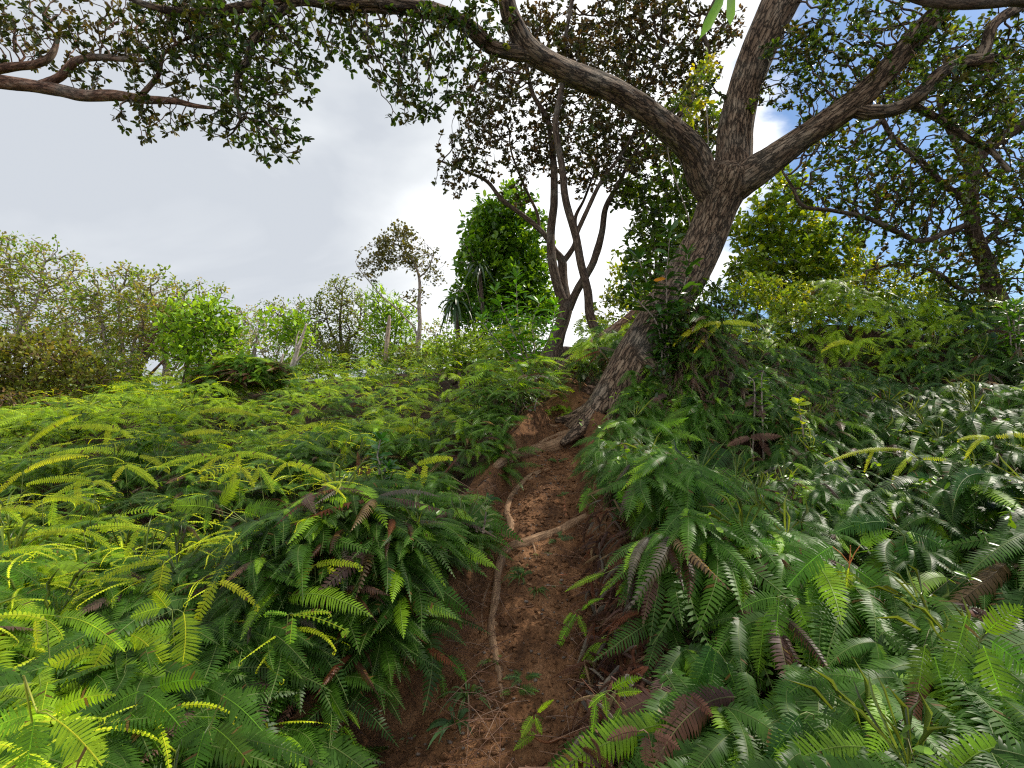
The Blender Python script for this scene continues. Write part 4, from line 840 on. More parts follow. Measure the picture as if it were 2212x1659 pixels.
# ---- two slender many-stemmed trees behind
A0 = PP([(1188,800,8.4,0.211),(1197,748,8.4,0.156),(1207,715,8.4,0.129),(1218,685,8.4,0.117),(1226,655,8.4,0.113)])
A1 = PP([(1222,668,8.38,0.094),(1205,620,8.35,0.082),(1192,560,8.3,0.078),(1190,500,8.3,0.072),(1197,430,8.2,0.066),(1195,340,8.1,0.058),(1183,260,8,0.047),(1150,200,8,0.035),(1135,120,7.9,0.023)])
A2 = PP([(1226,660,8.42,0.094),(1216,610,8.5,0.086),(1214,565,8.5,0.078),(1198,540,8.5,0.051),(1170,500,8.4,0.047),(1125,462,8.4,0.043),(1085,432,8.3,0.039),(1052,392,8.3,0.031),(1010,372,8.2,0.023),(945,345,8.1,0.014)])
A3 = PP([(1214,568,8.5,0.055),(1232,545,8.5,0.047),(1243,520,8.5,0.043),(1243,470,8.5,0.035),(1262,430,8.5,0.023),(1285,370,8.4,0.016)])
A4 = PP([(1228,668,8.4,0.074),(1248,625,8.3,0.066),(1280,570,8.2,0.062),(1300,505,8.2,0.055),(1308,450,8.1,0.047),(1335,400,8,0.039),(1365,340,8,0.027),(1420,270,7.9,0.016)])
A5 = PP([(1165,500,8.4,0.031),(1160,460,8.4,0.027),(1132,400,8.4,0.023),(1105,330,8.3,0.016),(1100,280,8.3,0.011)])
E2 = [(985,385,8,45,.5),(1020,320,8,60),(1060,240,8,80),(1110,150,8,85),(1190,70,7.9,80),(1150,330,8.2,70),(1230,230,8.1,90),(1300,120,8,80),(1260,360,8.3,60),(1120,420,8.3,30,.5)]
tree('slender_tree', 'brownish small leaved tree with a forked trunk rising at the head of the path', 'tree', G(A0[0][0][0], A0[0][0][1]), [A0, A1, A2, A3, A4, A5],
     EL(E2, .7), 6500, .095, 2.2, .115, .0048, dict(prob=.5, k=10, jit_=.2, ln=.066, wd=.044, cols=BROWNL, cw=[3,3,2,2], spread=1.0, lod=1), M_BARKD, leafmat=M_LEAFB, jit=.45, rough=.14, step=.05, tsides=20, thr=.011, skel_from=.9, rmax=.03, seed=11, twigname='twigs')
B0 = PP([(1302,800,7.5,0.117),(1298,752,7.5,0.101),(1290,725,7.5,0.078),(1275,680,7.5,0.070),(1270,630,7.45,0.066),(1255,570,7.4,0.062),(1243,505,7.4,0.061),(1222,435,7.3,0.056),(1214,360,7.2,0.051),(1200,270,7.1,0.047),(1215,180,7,0.039),(1222,80,6.9,0.033),(1240,-20,6.8,0.027)])
B1 = PP([(1243,510,7.4,0.039),(1270,450,7.35,0.033),(1300,390,7.3,0.028),(1345,330,7.2,0.023),(1380,260,7.1,0.020),(1400,170,7.1,0.016),(1440,90,7,0.012)])
B2 = PP([(1466,250,7,0.039),(1500,200,7,0.039),(1530,120,7,0.035),(1520,60,6.9,0.031),(1560,-30,6.9,0.027)])
tree('slender_tree', 'thin dark tree with one curving stem beside the forked brownish tree', 'tree', G(B0[0][0][0], B0[0][0][1]), [B0, B1, B2],
     EL([(1240,130,7,70),(1330,60,7,85),(1400,150,7.2,85),(1340,250,7.2,80),(1430,40,7,80),(1330,360,7.3,55),(1480,130,7.1,70),(1400,330,7.4,60),(1290,300,7.3,60),(1540,60,7,60),(1520,280,7.3,40)], .7),
     6000, .088, 2.0, .108, .0046, dict(prob=.5, k=10, jit_=.2, ln=.062, wd=.042, cols=BROWNL+[(.06,.09,.02)], spread=1.0, lod=1), M_BARKD, leafmat=M_LEAFB, jit=.45, rough=.12, step=.05, tsides=18, thr=.011, skel_from=.55, rmax=.03, seed=23, twigname='twigs')
# ---- tree outside the left edge whose limbs hang into the picture
O0 = PP([(-900,1150,3.6,.26),(-880,900,3.7,.22),(-820,620,3.8,.2),(-650,420,3.9,.16),(-430,270,4,.12)])
O1 = PP([(-430,270,4,.09),(-200,190,4,.07),(-60,172,4.0,.058),(0,177,4.0,.054),(60,184,4.0,.05),(125,194,4.0,.048),(180,206,4,.045),(245,206,3.95,.042),(310,214,3.95,.034),(375,218,3.9,.028),(420,228,3.9,.02),(465,234,3.9,.012)])
O2 = PP([(-200,190,4.05,.05),(-60,160,4.1,.04),(20,146,4.1,.036),(80,138,4.1,.032),(112,118,4.1,.025),(125,80,4.1,.018)])
O3 = PP([(85,186,4,.035),(130,165,4,.034),(165,132,3.95,.032),(215,124,3.95,.026),(270,128,3.95,.022),(330,132,3.9,.014)])
O4 = PP([(300,212,3.95,.025),(340,165,3.9,.02),(355,115,3.9,.015),(400,85,3.9,.01)])
tree('overhanging_tree', 'tree beyond the left edge whose lichen streaked limbs reach across the grey sky', 'tree', G(O0[0][0][0], O0[0][0][1]), [O0, O1, O2, O3, O4],
     EL([(20,60,4.1,60),(60,110,4.1,50,.7),(110,30,4,60),(190,90,4,60),(190,160,4,40,.7),(280,60,4,85),(270,120,4,50),(370,130,3.9,70),(330,240,3.9,55),(310,300,3.9,18,1),(370,200,3.9,45),(420,60,3.9,75),(400,265,3.9,28),(-200,100,4,120,.3),(-500,200,4,150,.2),(340,20,3.9,50)], .75),
     3800, .058, .9, .078, .0036, dict(prob=.32, k=8, jit_=.14, ln=.048, wd=.025, cols=DARKL+[(.12,.09,.05)], cw=[3,3,3,1,2], spread=.85), M_BARKR, jit=.45, rough=.20, step=.03, tsides=22, thr=.009, skel_from=.95, rmax=.03, seed=31)
# ---- right hand tree on the crest
R0 = PP([(2165,668,7.3,.13),(2145,620,7.2,.11),(2128,565,7.1,.10),(2105,510,7.0,.095),(2098,450,6.9,.09),(2100,390,6.8,.085),(2118,335,6.7,.085),(2160,300,6.6,.08),(2230,255,6.5,.075),(2330,190,6.4,.06)])
R1 = PP([(2098,440,6.9,.05),(2040,400,6.8,.045),(1985,345,6.7,.04),(1930,300,6.6,.035),(1900,250,6.5,.03),(1850,200,6.5,.02)])
R2 = PP([(2105,480,6.95,.045),(2050,500,6.8,.042),(1990,520,6.7,.038),(1925,495,6.6,.034),(1870,470,6.5,.03),(1800,455,6.4,.026),(1735,445,6.4,.024),(1712,405,6.4,.02),(1690,370,6.4,.014)])
R3 = PP([(2145,625,7.2,.04),(2085,628,7.1,.036),(2040,600,7,.032),(1990,575,7,.028),(1930,572,7,.022),(1870,585,7,.014)])
R4 = PP([(2100,380,6.8,.05),(2060,300,6.6,.04),(2030,220,6.5,.035),(2040,120,6.4,.025),(2010,40,6.3,.018)])
R5 = PP([(2120,530,7.1,.05),(2180,480,7,.045),(2260,420,6.9,.04)])
tree('crest_tree', 'twisted dark limbed tree standing on the crest at the right edge', 'tree', G(R0[0][0][0], R0[0][0][1]), [R0, R1, R2, R3, R4, R5],
     EL([(2000,390,6.6,100),(2110,500,6.9,90),(1890,370,6.6,80),(1800,310,6.5,65),(2150,200,6.5,100),(2050,140,6.4,80),(1960,460,6.7,70),(2180,400,6.8,90),(1960,560,6.8,50),(1750,420,6.5,45),(2080,590,7,70),(1930,200,6.5,80),(2180,600,7.1,50),(1880,640,7,20),(2300,350,6.7,90),(1850,460,6.6,60)], .8),
     7500, .085, 1.8, .105, .0062, dict(prob=.36, k=7, jit_=.15, ln=.068, wd=.043, cols=GREENL[:3]+BROWNL[1:3]+[(.25,.26,.02)], cw=[4,4,3,2,2,.6], spread=1.0), M_BARKD, jit=.5, rough=.14, step=.05, tsides=18, thr=.010, skel_from=.6, rmax=.03, seed=41)
# ---- leafy trees behind the big trunk
def auto_tree(name, label, cat, base, ells, natt, D, leaf, bark, r0=.06, stems=2, leafmat=None, group=None, rt=.004, jit=.4, dz=.8, sway=.25, top=.55, seed=0, thr=None, di=None, tc=(1, 1, 1), dk=1.25):
    """a tree whose stems rise from one foot and fork towards its crown masses"""
    natt = int(natt*2.3); D = D*.72; bp = P(*base); g = G(bp[0], bp[1]); E = EL(ells, dz); rr = np.random.default_rng(seed+77); limbs = []
    order = sorted(range(len(E)), key=lambda k: -E[k][2])[:stems]
    r0 = r0*.62
    for j, k in enumerate(order):
        c = E[k][0]; t = lerp(g, c, .5); t[:2] = lerp(g[:2], c[:2], .3); s = rr.normal(size=(3, 3))*sway*np.linalg.norm(c-g)*.16
        pts = [g+[0, 0, -.1], lerp(g, t, .5)+s[0]*.6, t+s[1], lerp(t, c, .6)+s[2], c]
        q = r0*(.75 if j else 1); limbs.append((np.array(pts), [q*1.25, q, q*.8, q*.5, q*.25]))
    return tree(name, label, cat, g, limbs, E, natt, D, di or D*18, D*dk, rt, leaf, bark, leafmat=leafmat, group=group, jit=jit, rough=.12, step=max(.05, D*.5), tsides=12, rmax=r0*.5, thr=thr or rt*2.6, skel_from=.35, seed=seed, tcol=tc)
LIT = [(.10,.19,.02),(.16,.27,.025),(.28,.38,.03),(.44,.46,.03)]  # greens brightened and yellowed, sunlight put into the leaf colour
auto_tree('broadleaf_tree', 'sunlit green tree filling the gap right of the big trunk', 'tree', (1700,690,8.6), [(1700,560,8.6,85),(1780,540,8.6,75),(1640,500,8.6,60),(1700,470,8.6,60),(1820,590,8.5,55),(1620,600,8.4,55),(1750,620,8.4,60),(1690,400,8.6,40)], 1300, .13,
          dict(prob=.6, k=8, ln=.11, wd=.065, cols=LIT, cw=[4,4,2,1], spread=1.1), M_BARKP, r0=.05, stems=4, seed=1, leafmat=M_LEAF)
auto_tree('broadleaf_tree', 'green leaved tree seen between the big trunk and the slender trees', 'tree', (1420,700,8.2), [(1430,500,8.2,70),(1390,430,8.2,60),(1470,400,8.2,60),(1400,570,8.2,55),(1380,640,8.2,50),(1450,330,8.2,50),(1480,470,8.2,50),(1370,340,8.2,35),(1540,270,8.1,50),(1480,230,8.1,40)], 1400, .13,
          dict(prob=.6, k=8, ln=.10, wd=.06, cols=LIT[:3]+DARKL[:2], cw=[4,3,1,2,2], spread=1.1), M_BARKP, r0=.05, stems=4, seed=2, leafmat=M_LEAF)
auto_tree('shrub', 'thin leafed shrub with pale twigs right of the slender trees', 'shrub', (1340,720,9), [(1340,640,9,45),(1300,690,9,35),(1390,700,9,40),(1350,590,9,30)], 350, .12, dict(prob=.5, k=5, ln=.10, wd=.05, cols=LIT, spread=1.1, lod=1), M_BARKP, r0=.02, stems=3, seed=9)
auto_tree('shrub', 'yellow green shrub crowning the right hand crest', 'shrub', (1850,670,7.6), [(1850,630,7.6,45),(1780,650,7.6,40),(1900,625,7.6,35),(1720,660,7.5,40),(1660,650,7.4,30)], 500, .10, dict(prob=.6, k=7, ln=.085, wd=.045, cols=[(.2,.3,.03),(.34,.4,.03),(.4,.36,.04),(.1,.2,.02)], spread=1.1, lod=1), M_BARKP, r0=.02, stems=4, seed=10)
auto_tree('broadleaf_tree', 'dense bright green tree right of the palm like plants', 'tree', (1100,745,10.5), [(1085,480,10.5,55),(1055,560,10.5,62),(1130,540,10.5,55),(1095,620,10.5,70),(1040,620,10.4,42),(1150,600,10.5,38),(1030,500,10.5,28),(1110,435,10.5,30),(1010,660,10.4,40),(1170,660,10.4,40),(1150,480,10.5,26)], 1500, .16,
          dict(prob=.9, k=12, ln=.14, wd=.07, cols=[(.07,.17,.018),(.12,.27,.022),(.22,.38,.03)], jit_=.5, cw=[3,3,2], spread=1.0), M_BARKD, r0=.08, stems=4, seed=3, leafmat=M_LEAF)
# dead spiky twigs left of it
root = auto_tree('bare_tree', 'leafless grey twigs poking out left of the dense bright green tree', 'bare tree', (1050,720,10), [(1000,520,10,22),(1010,570,10,22),(990,620,10,20),(1020,480,10,14)], 120, .14, None, M_BARKP, r0=.03, stems=3, seed=4)
# ---- distant trees on the left skyline: name, label, base, crowns, attractors, leaf colours ...
OLI = [(.07,.11,.022),(.11,.15,.03),(.14,.14,.04)]; PNK = [(.13,.19,.032),(.20,.24,.04),(.22,.17,.07),(.09,.17,.025)]; YGR = [(.14,.24,.03),(.22,.34,.035),(.10,.18,.025)]
grp = 'trees on the left skyline'
def far(label, base, ells, natt, cols, bark, D=.22, ln=.085, wd=.05, k=11, prob=.58, stems=3, r0=.09, seed=0, name='tree', cat='tree', cw=None, lod=1, rt=.010, dk=1.25):
    return auto_tree(name, label, cat, base, ells, natt, D, dict(prob=prob, k=k, ln=ln, wd=wd, jit_=.75, cols=[tuple(np.array(c_)*1.5) for c_ in cols], cw=cw, spread=1.1, lod=lod), bark, r0=r0, stems=stems, seed=seed, group=grp, rt=rt, leafmat=M_LEAFF, dk=dk)
far('tallest pinkish green tree at the left edge of the skyline', (40,860,13), [(20,560,13,60),(90,590,13,70),(140,650,13,60),(30,650,13,80),(110,700,13,80),(-60,620,13,90),(170,590,13,30)], 1500, PNK, M_BARKP, seed=20, stems=5, r0=.14)
far('airy flat topped tree with pale trunk rising above the low bush', (262,825,12), [(200,640,12,55),(260,625,12,55),(330,640,12,60),(400,660,12,55),(300,700,12,70),(215,720,12,60),(460,635,12,30),(370,720,12,50)], 1700, PNK, M_BARKP, seed=21, stems=6, r0=.13, D=.2)
far('reddish stemmed tree leaning right beside the pale trunked tree', (285,825,11.6), [(350,690,11.6,45),(320,740,11.6,40),(380,750,11.6,35)], 350, PNK, M_BARKR, seed=22, stems=3, r0=.1, D=.2)
far('small bright green tree with a dark bare lower trunk', (398,862,9.5), [(400,740,9.5,45),(455,690,9.5,45),(485,735,9.5,40),(380,690,9.5,28),(430,790,9.5,30),(500,710,9.5,25)], 750, YGR, M_BARKD, seed=23, stems=3, r0=.07, D=.15, ln=.13, wd=.06)
far('greyish half bare tree behind the dark fern mound', (545,800,15), [(540,700,15,45),(585,690,15,40),(520,740,15,40),(610,720,15,35),(560,770,15,40)], 700, PNK+[(.15,.13,.09)], M_BARKP, seed=24, D=.25, prob=.35, k=5)
far('light green leaved sapling left of the white dead trunk', (600,810,11.5), [(600,720,11.5,28),(640,700,11.5,28),(575,690,11.5,18),(655,735,11.5,20)], 280, YGR, M_BARKP, seed=25, D=.17, r0=.035, ln=.14, wd=.07)
far('round domed dark olive tree in the middle of the skyline', (745,800,16), [(740,640,16,42,1.6),(700,670,16,34,1.3),(780,670,16,36,1.3),(745,690,16,45),(690,720,16,36),(790,720,16,34),(730,740,16,40)], 1500, OLI, M_BARKD, seed=26, stems=6, r0=.13, D=.2, prob=.85, k=9)
far('dark crooked tree reaching left of the domed tree', (650,800,16.5), [(650,665,16.5,22,1.4),(625,690,16.5,26),(600,665,16.5,20),(655,720,16.5,30),(590,690,16.5,20)], 500, OLI, M_BARKD, seed=27, D=.22, r0=.09, prob=.8)
far('glowing yellow green tree between the domed tree and the bare tree', (845,800,15), [(810,650,15,24),(838,700,15,38),(870,690,15,30),(820,740,15,34),(875,735,15,30),(850,670,15,22)], 1000, YGR, M_BARKD, seed=28, D=.18, prob=.9, k=9, ln=.17, r0=.08)
far('brownish small tree low between the yellow green tree and the palm like plants', (950,800,14), [(940,720,14,26),(965,700,14,20),(925,750,14,24)], 260, PNK, M_BARKP, seed=29, D=.2, prob=.4, r0=.04)
far('low rounded olive bush at the left edge below the tallest tree', (80,880,9), [(60,780,9,70),(150,800,9,60),(10,820,9,70),(100,840,9,60),(200,830,9,40),(-60,800,9,70)], 1500, [(.12,.15,.03),(.17,.19,.04),(.08,.10,.025),(.14,.11,.05)], M_BARKR, seed=30, stems=6, r0=.05, D=.14, ln=.085, wd=.05, k=10, prob=.9, cat='bush', name='bush')
far('broken reddish brown shrub under the low olive bush', (60,910,7.5), [(40,880,7.5,40),(110,880,7.5,40),(-20,890,7.5,50)], 450, BROWNL+[(.16,.10,.06)], M_BARKR, seed=32, stems=4, r0=.03, D=.12, ln=.07, wd=.035, k=5, prob=.4, cat='bush', name='bush')
far('hazy tree far behind between the flat topped tree and the domed tree', (520,790,19), [(500,690,19,30),(470,710,19,30),(540,700,19,26),(515,740,19,36)], 600, PNK, M_BARKP, seed=33, D=.28, r0=.09)
far('leafy tree at the far left behind the olive bush', (180,800,14.5), [(190,740,14.5,50),(240,770,14.5,45),(150,740,14.5,45),(130,790,14.5,40)], 800, OLI+PNK[:1], M_BARKP, seed=34, D=.22, r0=.08)
far('pale shrubby tree behind the small bright green tree', (450,810,14), [(440,770,14,40),(490,780,14,35),(400,790,14,35)], 500, PNK+YGR[:1], M_BARKP, seed=35, D=.2, r0=.05)
GSH = 'shrubs on the left hill line'
for lb_, base_, el_, n_, cols_, sd_ in [
    ('dark green shrub at the foot of the domed tree', (720,800,14.5), [(700,765,14.5,34),(750,770,14.5,34),(670,780,14.5,28)], 420, OLI, 71),
    ('bright low shrub beneath the yellow green tree', (850,790,12.5), [(830,775,12.5,30),(880,780,12.5,26)], 320, YGR, 72),
    ('dark rounded shrub below the tall airy tree', (905,800,11), [(880,775,11,30),(920,785,11,28),(860,790,11,22)], 420, OLI, 73),
    ('tangled bright shrub in front of the strap leaved plants', (1000,830,8.5), [(970,750,8.5,42),(1020,740,8.5,42),(1050,780,8.5,46),(1000,790,8.5,40)], 620, YGR, 74),
    ('yellowish shrub at the foot of the bright sapling', (1120,860,7), [(1100,800,7,40),(1150,790,7,40),(1070,810,7,34),(1180,810,7,28)], 520, YGR+[(.28,.30,.04)], 75),
    ('leafy undergrowth below the dense bright green tree', (1080,800,9.6), [(1040,700,9.6,44),(1090,710,9.6,44),(1140,715,9.6,40),(1180,700,9.6,24)], 620, [(.04,.12,.02),(.08,.2,.02)], 76),
    ('dense pale thicket shrub between the two left skyline trees', (230,850,11), [(230,790,11,44),(280,800,11,36),(190,800,11,36)], 520, PNK+YGR[:1], 77),
    ('brownish scrub between the small bright green tree and the fern mound', (470,850,11), [(460,800,11,36),(510,800,11,34),(430,820,11,26)], 420, PNK, 78),
    ('pale green scrub right of the fern mound', (640,830,11), [(640,790,11,34),(690,790,11,30),(610,780,11,26)], 420, YGR+PNK[:1], 79)]:
    auto_tree('shrub', lb_, 'shrub', base_, el_, n_, .15, dict(prob=.8, k=11, ln=.075, wd=.04, jit_=.75, cols=cols_, spread=1.1, lod=1), M_BARKP, r0=.035, stems=5, seed=sd_, group=GSH, rt=.005, leafmat=M_LEAFF)
far('long irregular tree filling the skyline behind the flat topped tree', (360,820,15), [(300,660,15,40),(360,680,15,45),(420,690,15,40),(480,720,15,35),(340,740,15,45),(250,700,15,35)], 1100, PNK, M_BARKP, seed=36, D=.22, stems=5)
far('low straggling tree filling the gap left of the domed tree', (580,800,18), [(560,740,18,36),(620,740,18,32),(660,750,18,30),(520,750,18,30)], 700, PNK+OLI[:1], M_BARKP, seed=37, D=.24, stems=4)
GRC = 'shrubs on the right hand crest'
for lb_, base_, el_, n_, cols_, sd_ in [
    ('tangled green shrub growing against the right side of the leaning trunk', (1560,700,5.2), [(1540,640,5.2,36),(1580,660,5.2,38),(1520,690,5.1,28)], 420, LIT[:2]+DARKL[:1], 81),
    ('yellow lit shrub on the crest behind the leaning trunk', (1640,690,6.6), [(1640,630,6.6,38),(1690,640,6.6,36),(1600,640,6.6,30)], 480, [(.2,.3,.03),(.34,.4,.03),(.1,.2,.02)], 82),
    ('green scrub on the middle of the crest', (1960,700,7.2), [(1950,650,7.2,34),(2000,655,7.2,30),(1900,650,7.2,28)], 420, LIT[:3], 83),
    ('sunlit scrub merging with the crest tree at the right', (1950,690,7.6), [(1900,600,7.6,34),(1960,610,7.6,34),(2020,625,7.6,30),(1860,560,7.8,30)], 420, LIT, 88),
    ('dark leafy shrub crowding the left side of the upper path', (1120,930,5.3), [(1110,870,5.3,26),(1150,860,5.4,24),(1080,890,5.2,22)], 300, DARKL[:2]+GREENL[:2], 89),
    ('leafy undergrowth hugging the left side of the leaning trunk', (1400,720,5.6), [(1395,640,5.6,26),(1410,680,5.6,28),(1380,690,5.6,24)], 300, LIT[:2]+DARKL[:1], 85),
    ('dark tangle of shrub growing over the front of the leaning trunk', (1450,790,4.9), [(1465,690,4.9,30),(1445,740,4.85,26),(1490,640,4.95,22),(1420,800,4.8,24),(1400,850,4.7,20)], 400, DARKL[:2]+GREENL[:2], 86),
    ('bright shrub glowing on the slope right of the leaning trunk', (1760,720,6.4), [(1750,680,6.4,28),(1800,670,6.4,26),(1700,680,6.4,24)], 360, [(.2,.3,.03),(.34,.4,.03),(.1,.2,.02)], 87),
    ('dark scrub below the crest tree', (2100,710,6.8), [(2080,660,6.8,34),(2140,670,6.8,32)], 360, DARKL+LIT[:1], 84)]:
    auto_tree('shrub', lb_, 'shrub', base_, el_, n_, .09, dict(prob=.7, k=7, ln=.06, wd=.033, jit_=.4, cols=cols_, spread=1.1), M_BARKD, r0=.016, stems=5, seed=sd_, group=GRC, rt=.003, leafmat=M_LEAF)
# tall bare-limbed tree
bt = [PP([(903,775,14,0.078),(903,740,14,0.072),(907,700,14,0.063),(905,660,14,0.054),(907,620,14,0.045),(903,590,14,0.036),(890,560,14,0.027),(868,540,14,0.018)]), PP([(905,600,14,0.027),(925,580,14,0.021),(938,545,14,0.013)]),
      PP([(903,730,14,0.030),(893,705,14,0.027),(878,690,14,0.024),(855,665,14,0.021),(825,640,14,0.018),(795,605,14,0.014),(775,580,14,0.010),(768,565,14,0.006)]), PP([(906,670,14,0.021),(885,655,14,0.018),(860,640,14,0.012)])]
tree('sparse_tree', 'tall thin tree with a sparse airy crown alone against the sky', 'tree', G(bt[0][0][0][0], 14), bt, EL([(845,530,14,40,1.6),(870,508,14,28),(895,545,14,40),(928,560,14,34,.7),(828,560,14,30),(935,595,14,28,.5),(790,585,14,22,.25),(905,640,14,24,.2)]),
     1800, .11, 1.6, .13, .0045, dict(prob=.75, k=8, ln=.09, wd=.06, jit_=.5, cols=[(.07,.08,.03),(.12,.10,.04),(.14,.15,.03)], spread=1.1, lod=1, clumpmask=lambda p: np.where(p[:, 0] < P(900,560,14)[0], 1.0, .35)), M_BARKP, leafmat=M_LEAF, jit=.4, rough=.12, step=.08, tsides=12, thr=.011, skel_from=.5, rmax=.03, seed=50)
# dead trunks
def dead(label, pls, bark, cat='dead trunk', name='dead_tree', tc=(1, 1, 1)):
    base = pls[0][0][0]; root = thing(name, label, cat, base)
    for k, (pl, rr) in enumerate(pls):
        mb = MB(); tube(mb, pl, None, radii=rr, sides=12, step=.05, rough=.15, c=tc); mb.build('trunk' if k == 0 else 'branch', bark, root, bark=True, loc=base)
dead('white barkless dead trunk leaning right above the ferns', [PP([(612,852,9.5,.055),(628,800,9.5,.05),(645,750,9.5,.038),(662,700,9.5,.018)]), PP([(630,795,9.5,.03),(650,770,9.5,.02),(668,755,9.5,.01)]), PP([(640,765,9.5,.02),(640,735,9.5,.014),(646,715,9.5,.008)])], M_BARKP, tc=(1.6, 1.6, 1.6))
dead('short grey dead stem crossing behind the white leaning trunk', [PP([(592,820,9.9,.04),(604,790,9.9,.035),(612,765,9.9,.02)])], M_BARKP, tc=(1.3, 1.3, 1.3))
dead('broken pale snag standing in front of the yellow green tree', [PP([(833,782,12.5,.065),(836,740,12.5,.06),(840,700,12.5,.05),(841,682,12.5,.03)])], M_BARKP, tc=(1.1, 1.0, .9))
# ---- strap leaved palm like plants
def strap(label, px, py, d, size, n=60, stem=True, col=(.035,.075,.025)):
    c = P(px, py, d); g = G(c[0], c[1]); root = thing('palm_like_plant', label, 'plant', g, 'strap leaved plants')
    mb = MB(); tube(mb, [g, lerp(g, c, .5)+[.08, 0, 0], c], .05, .035, sides=9, step=.06, rough=.2); mb.build('stem', M_BARKD, root, bark=True, loc=g)
    mb = MB()
    for k in range(n):
        a = R.uniform(0, 2*PI); el = R.uniform(-.3, 1.3); Ln = size*(.7+.4*R.random()); hd = np.array([math.cos(a), math.sin(a), 0])
        t = np.linspace(0, 1, 8)[:, None]; pth = c+hd*Ln*math.cos(el)*t*(1-.25*t)+np.array([0, 0, 1])*Ln*(math.sin(el)*t-.85*t*t)
        T = norm(np.gradient(pth, axis=0)); B = norm(np.cross(T, [0, 0, 1.]+R.normal(size=3)*.2)); wv = (size*.035*np.array([.6, .9, 1, 1, .9, .7, .4, .03]))[:, None]
        v = np.stack([pth-B*wv, pth+B*wv], 1).reshape(-1, 3); i = np.arange(7)[:, None]*2; mb.add(v, i+[0, 1, 3, 2], None, np.clip(np.array(col)*(.7+.8*R.random()), 0, 1))
    mb.build('leaves', M_LEAF, root, loc=g)
strap('strap leaved plant with a drooping dark green head against the sky', 982, 655, 9.5, .62, 70)
strap('strap leaved plant half hidden in the dense bright green tree', 1035, 575, 9.7, .5, 55)
strap('small strap leaved plant low beside the fern slope', 900, 775, 11.5, .3, 30, col=(.06,.13,.03))
strap('small pale strap leaved plant beneath the yellow green tree', 800, 778, 12.5, .3, 30, col=(.12,.22,.04))
# ---- big leaved saplings
def sapling(label, base, stems, ln, wd, col, every=22, d=None, spread=.7, name='sapling', cat='sapling', odd=None, group=None):
    bp = P(*base); g = G(bp[0], bp[1]); root = thing(name, label, cat, g, group); mb = MB(); cl = []
    for st in stems:
        pts = np.vstack([g+R.normal(size=3)*.03*[1, 1, 0], PP(st)]); q = tube(mb, pts, .011, .004, sides=6, step=.04, rough=.1)
        n = int(len(q)*.04/(.01*every/10*2.2)); a = R.uniform(0, 6)
        for k in range(n):
            f = .35+.65*k/max(n-1, 1); p = q[int(f*(len(q)-1))]; a += 2.4; up = .2+.9*max(0, f-.7)
            cl.append((p, np.array([math.cos(a), math.sin(a), up+R.normal()*.25]), .75+.45*R.random()))
        for k in range(5):
            a += 1.3; cl.append((q[-1], np.array([math.cos(a)*.7, math.sin(a)*.7, .9]), .8))
    mb.build('stem', M_BARKP, root, bark=True, loc=g)
    ps = np.array([c[0] for c in cl]); dr = np.array([c[1] for c in cl]); sz = np.array([c[2] for c in cl])
    cc = np.array(col)[None]*(1+.25*R.normal(size=(len(cl), 1))); cc = np.clip(cc, .01, .6)
    mb = MB(); leaves(mb, ps, dr, np.array([0, -.25, 1.])+R.normal(size=(len(cl), 3))*.3, ln*sz, wd*sz, cc, 2, curl=.22); mb.build('leaves', M_LEAF, root, loc=g)
    if odd:
        mb = MB(); p = P(*odd); leaves(mb, np.array([p]), np.array([[.9, 0, .35]]), np.array([[0, -.8, .6]]), [ln*.9], [wd*.9], np.array([[.75, .30, .03]]), 2); o = mb.build('orange_leaf', M_LEAF, root, loc=g); o['label'] = 'withered orange leaf'
    return root
sapling('bright sunlit sapling with long pointed leaves in front of the strap plants', (1150,850,5.8), [[(1130,770,5.8),(1100,700,5.8),(1070,630,5.8)],[(1140,780,5.8),(1120,700,5.8),(1115,600,5.8)],[(1165,780,5.8),(1190,720,5.8),(1200,660,5.8)],[(1155,760,5.8),(1150,700,5.8),(1165,655,5.8)],[(1120,790,5.8),(1060,720,5.8),(1040,690,5.8)]], .16, .055, (.10,.27,.02), every=14)
sapling('dark leaved sapling with an orange leaf in front of the big trunk', (1430,790,4.9), [[(1430,700,4.9),(1400,620,4.9),(1380,560,4.9)],[(1440,700,4.9),(1440,600,4.9),(1448,500,4.9)],[(1425,720,4.9),(1380,650,4.9),(1360,600,4.9)],[(1450,700,4.9),(1480,610,4.9),(1485,550,4.9)]], .17, .065, (.04,.11,.018), every=18, odd=(1408,610,4.85))
sapling('small broad leaved seedling standing in the left fern thicket', (822,1060,3.7), [[(820,1020,3.5),(815,985,3.5),(822,950,3.5)],[(830,1030,3.5),(840,1010,3.5)]], .10, .045, (.05,.17,.025), every=12)
sapling('glossy shrub on the crest at the right end of the slope', (2190,760,5.2), [[(2180,700,5.2),(2170,670,5.2)],[(2200,700,5.2),(2215,660,5.2)],[(2190,700,5.2),(2195,660,5.2)]], .15, .05, (.08,.20,.02), every=14)
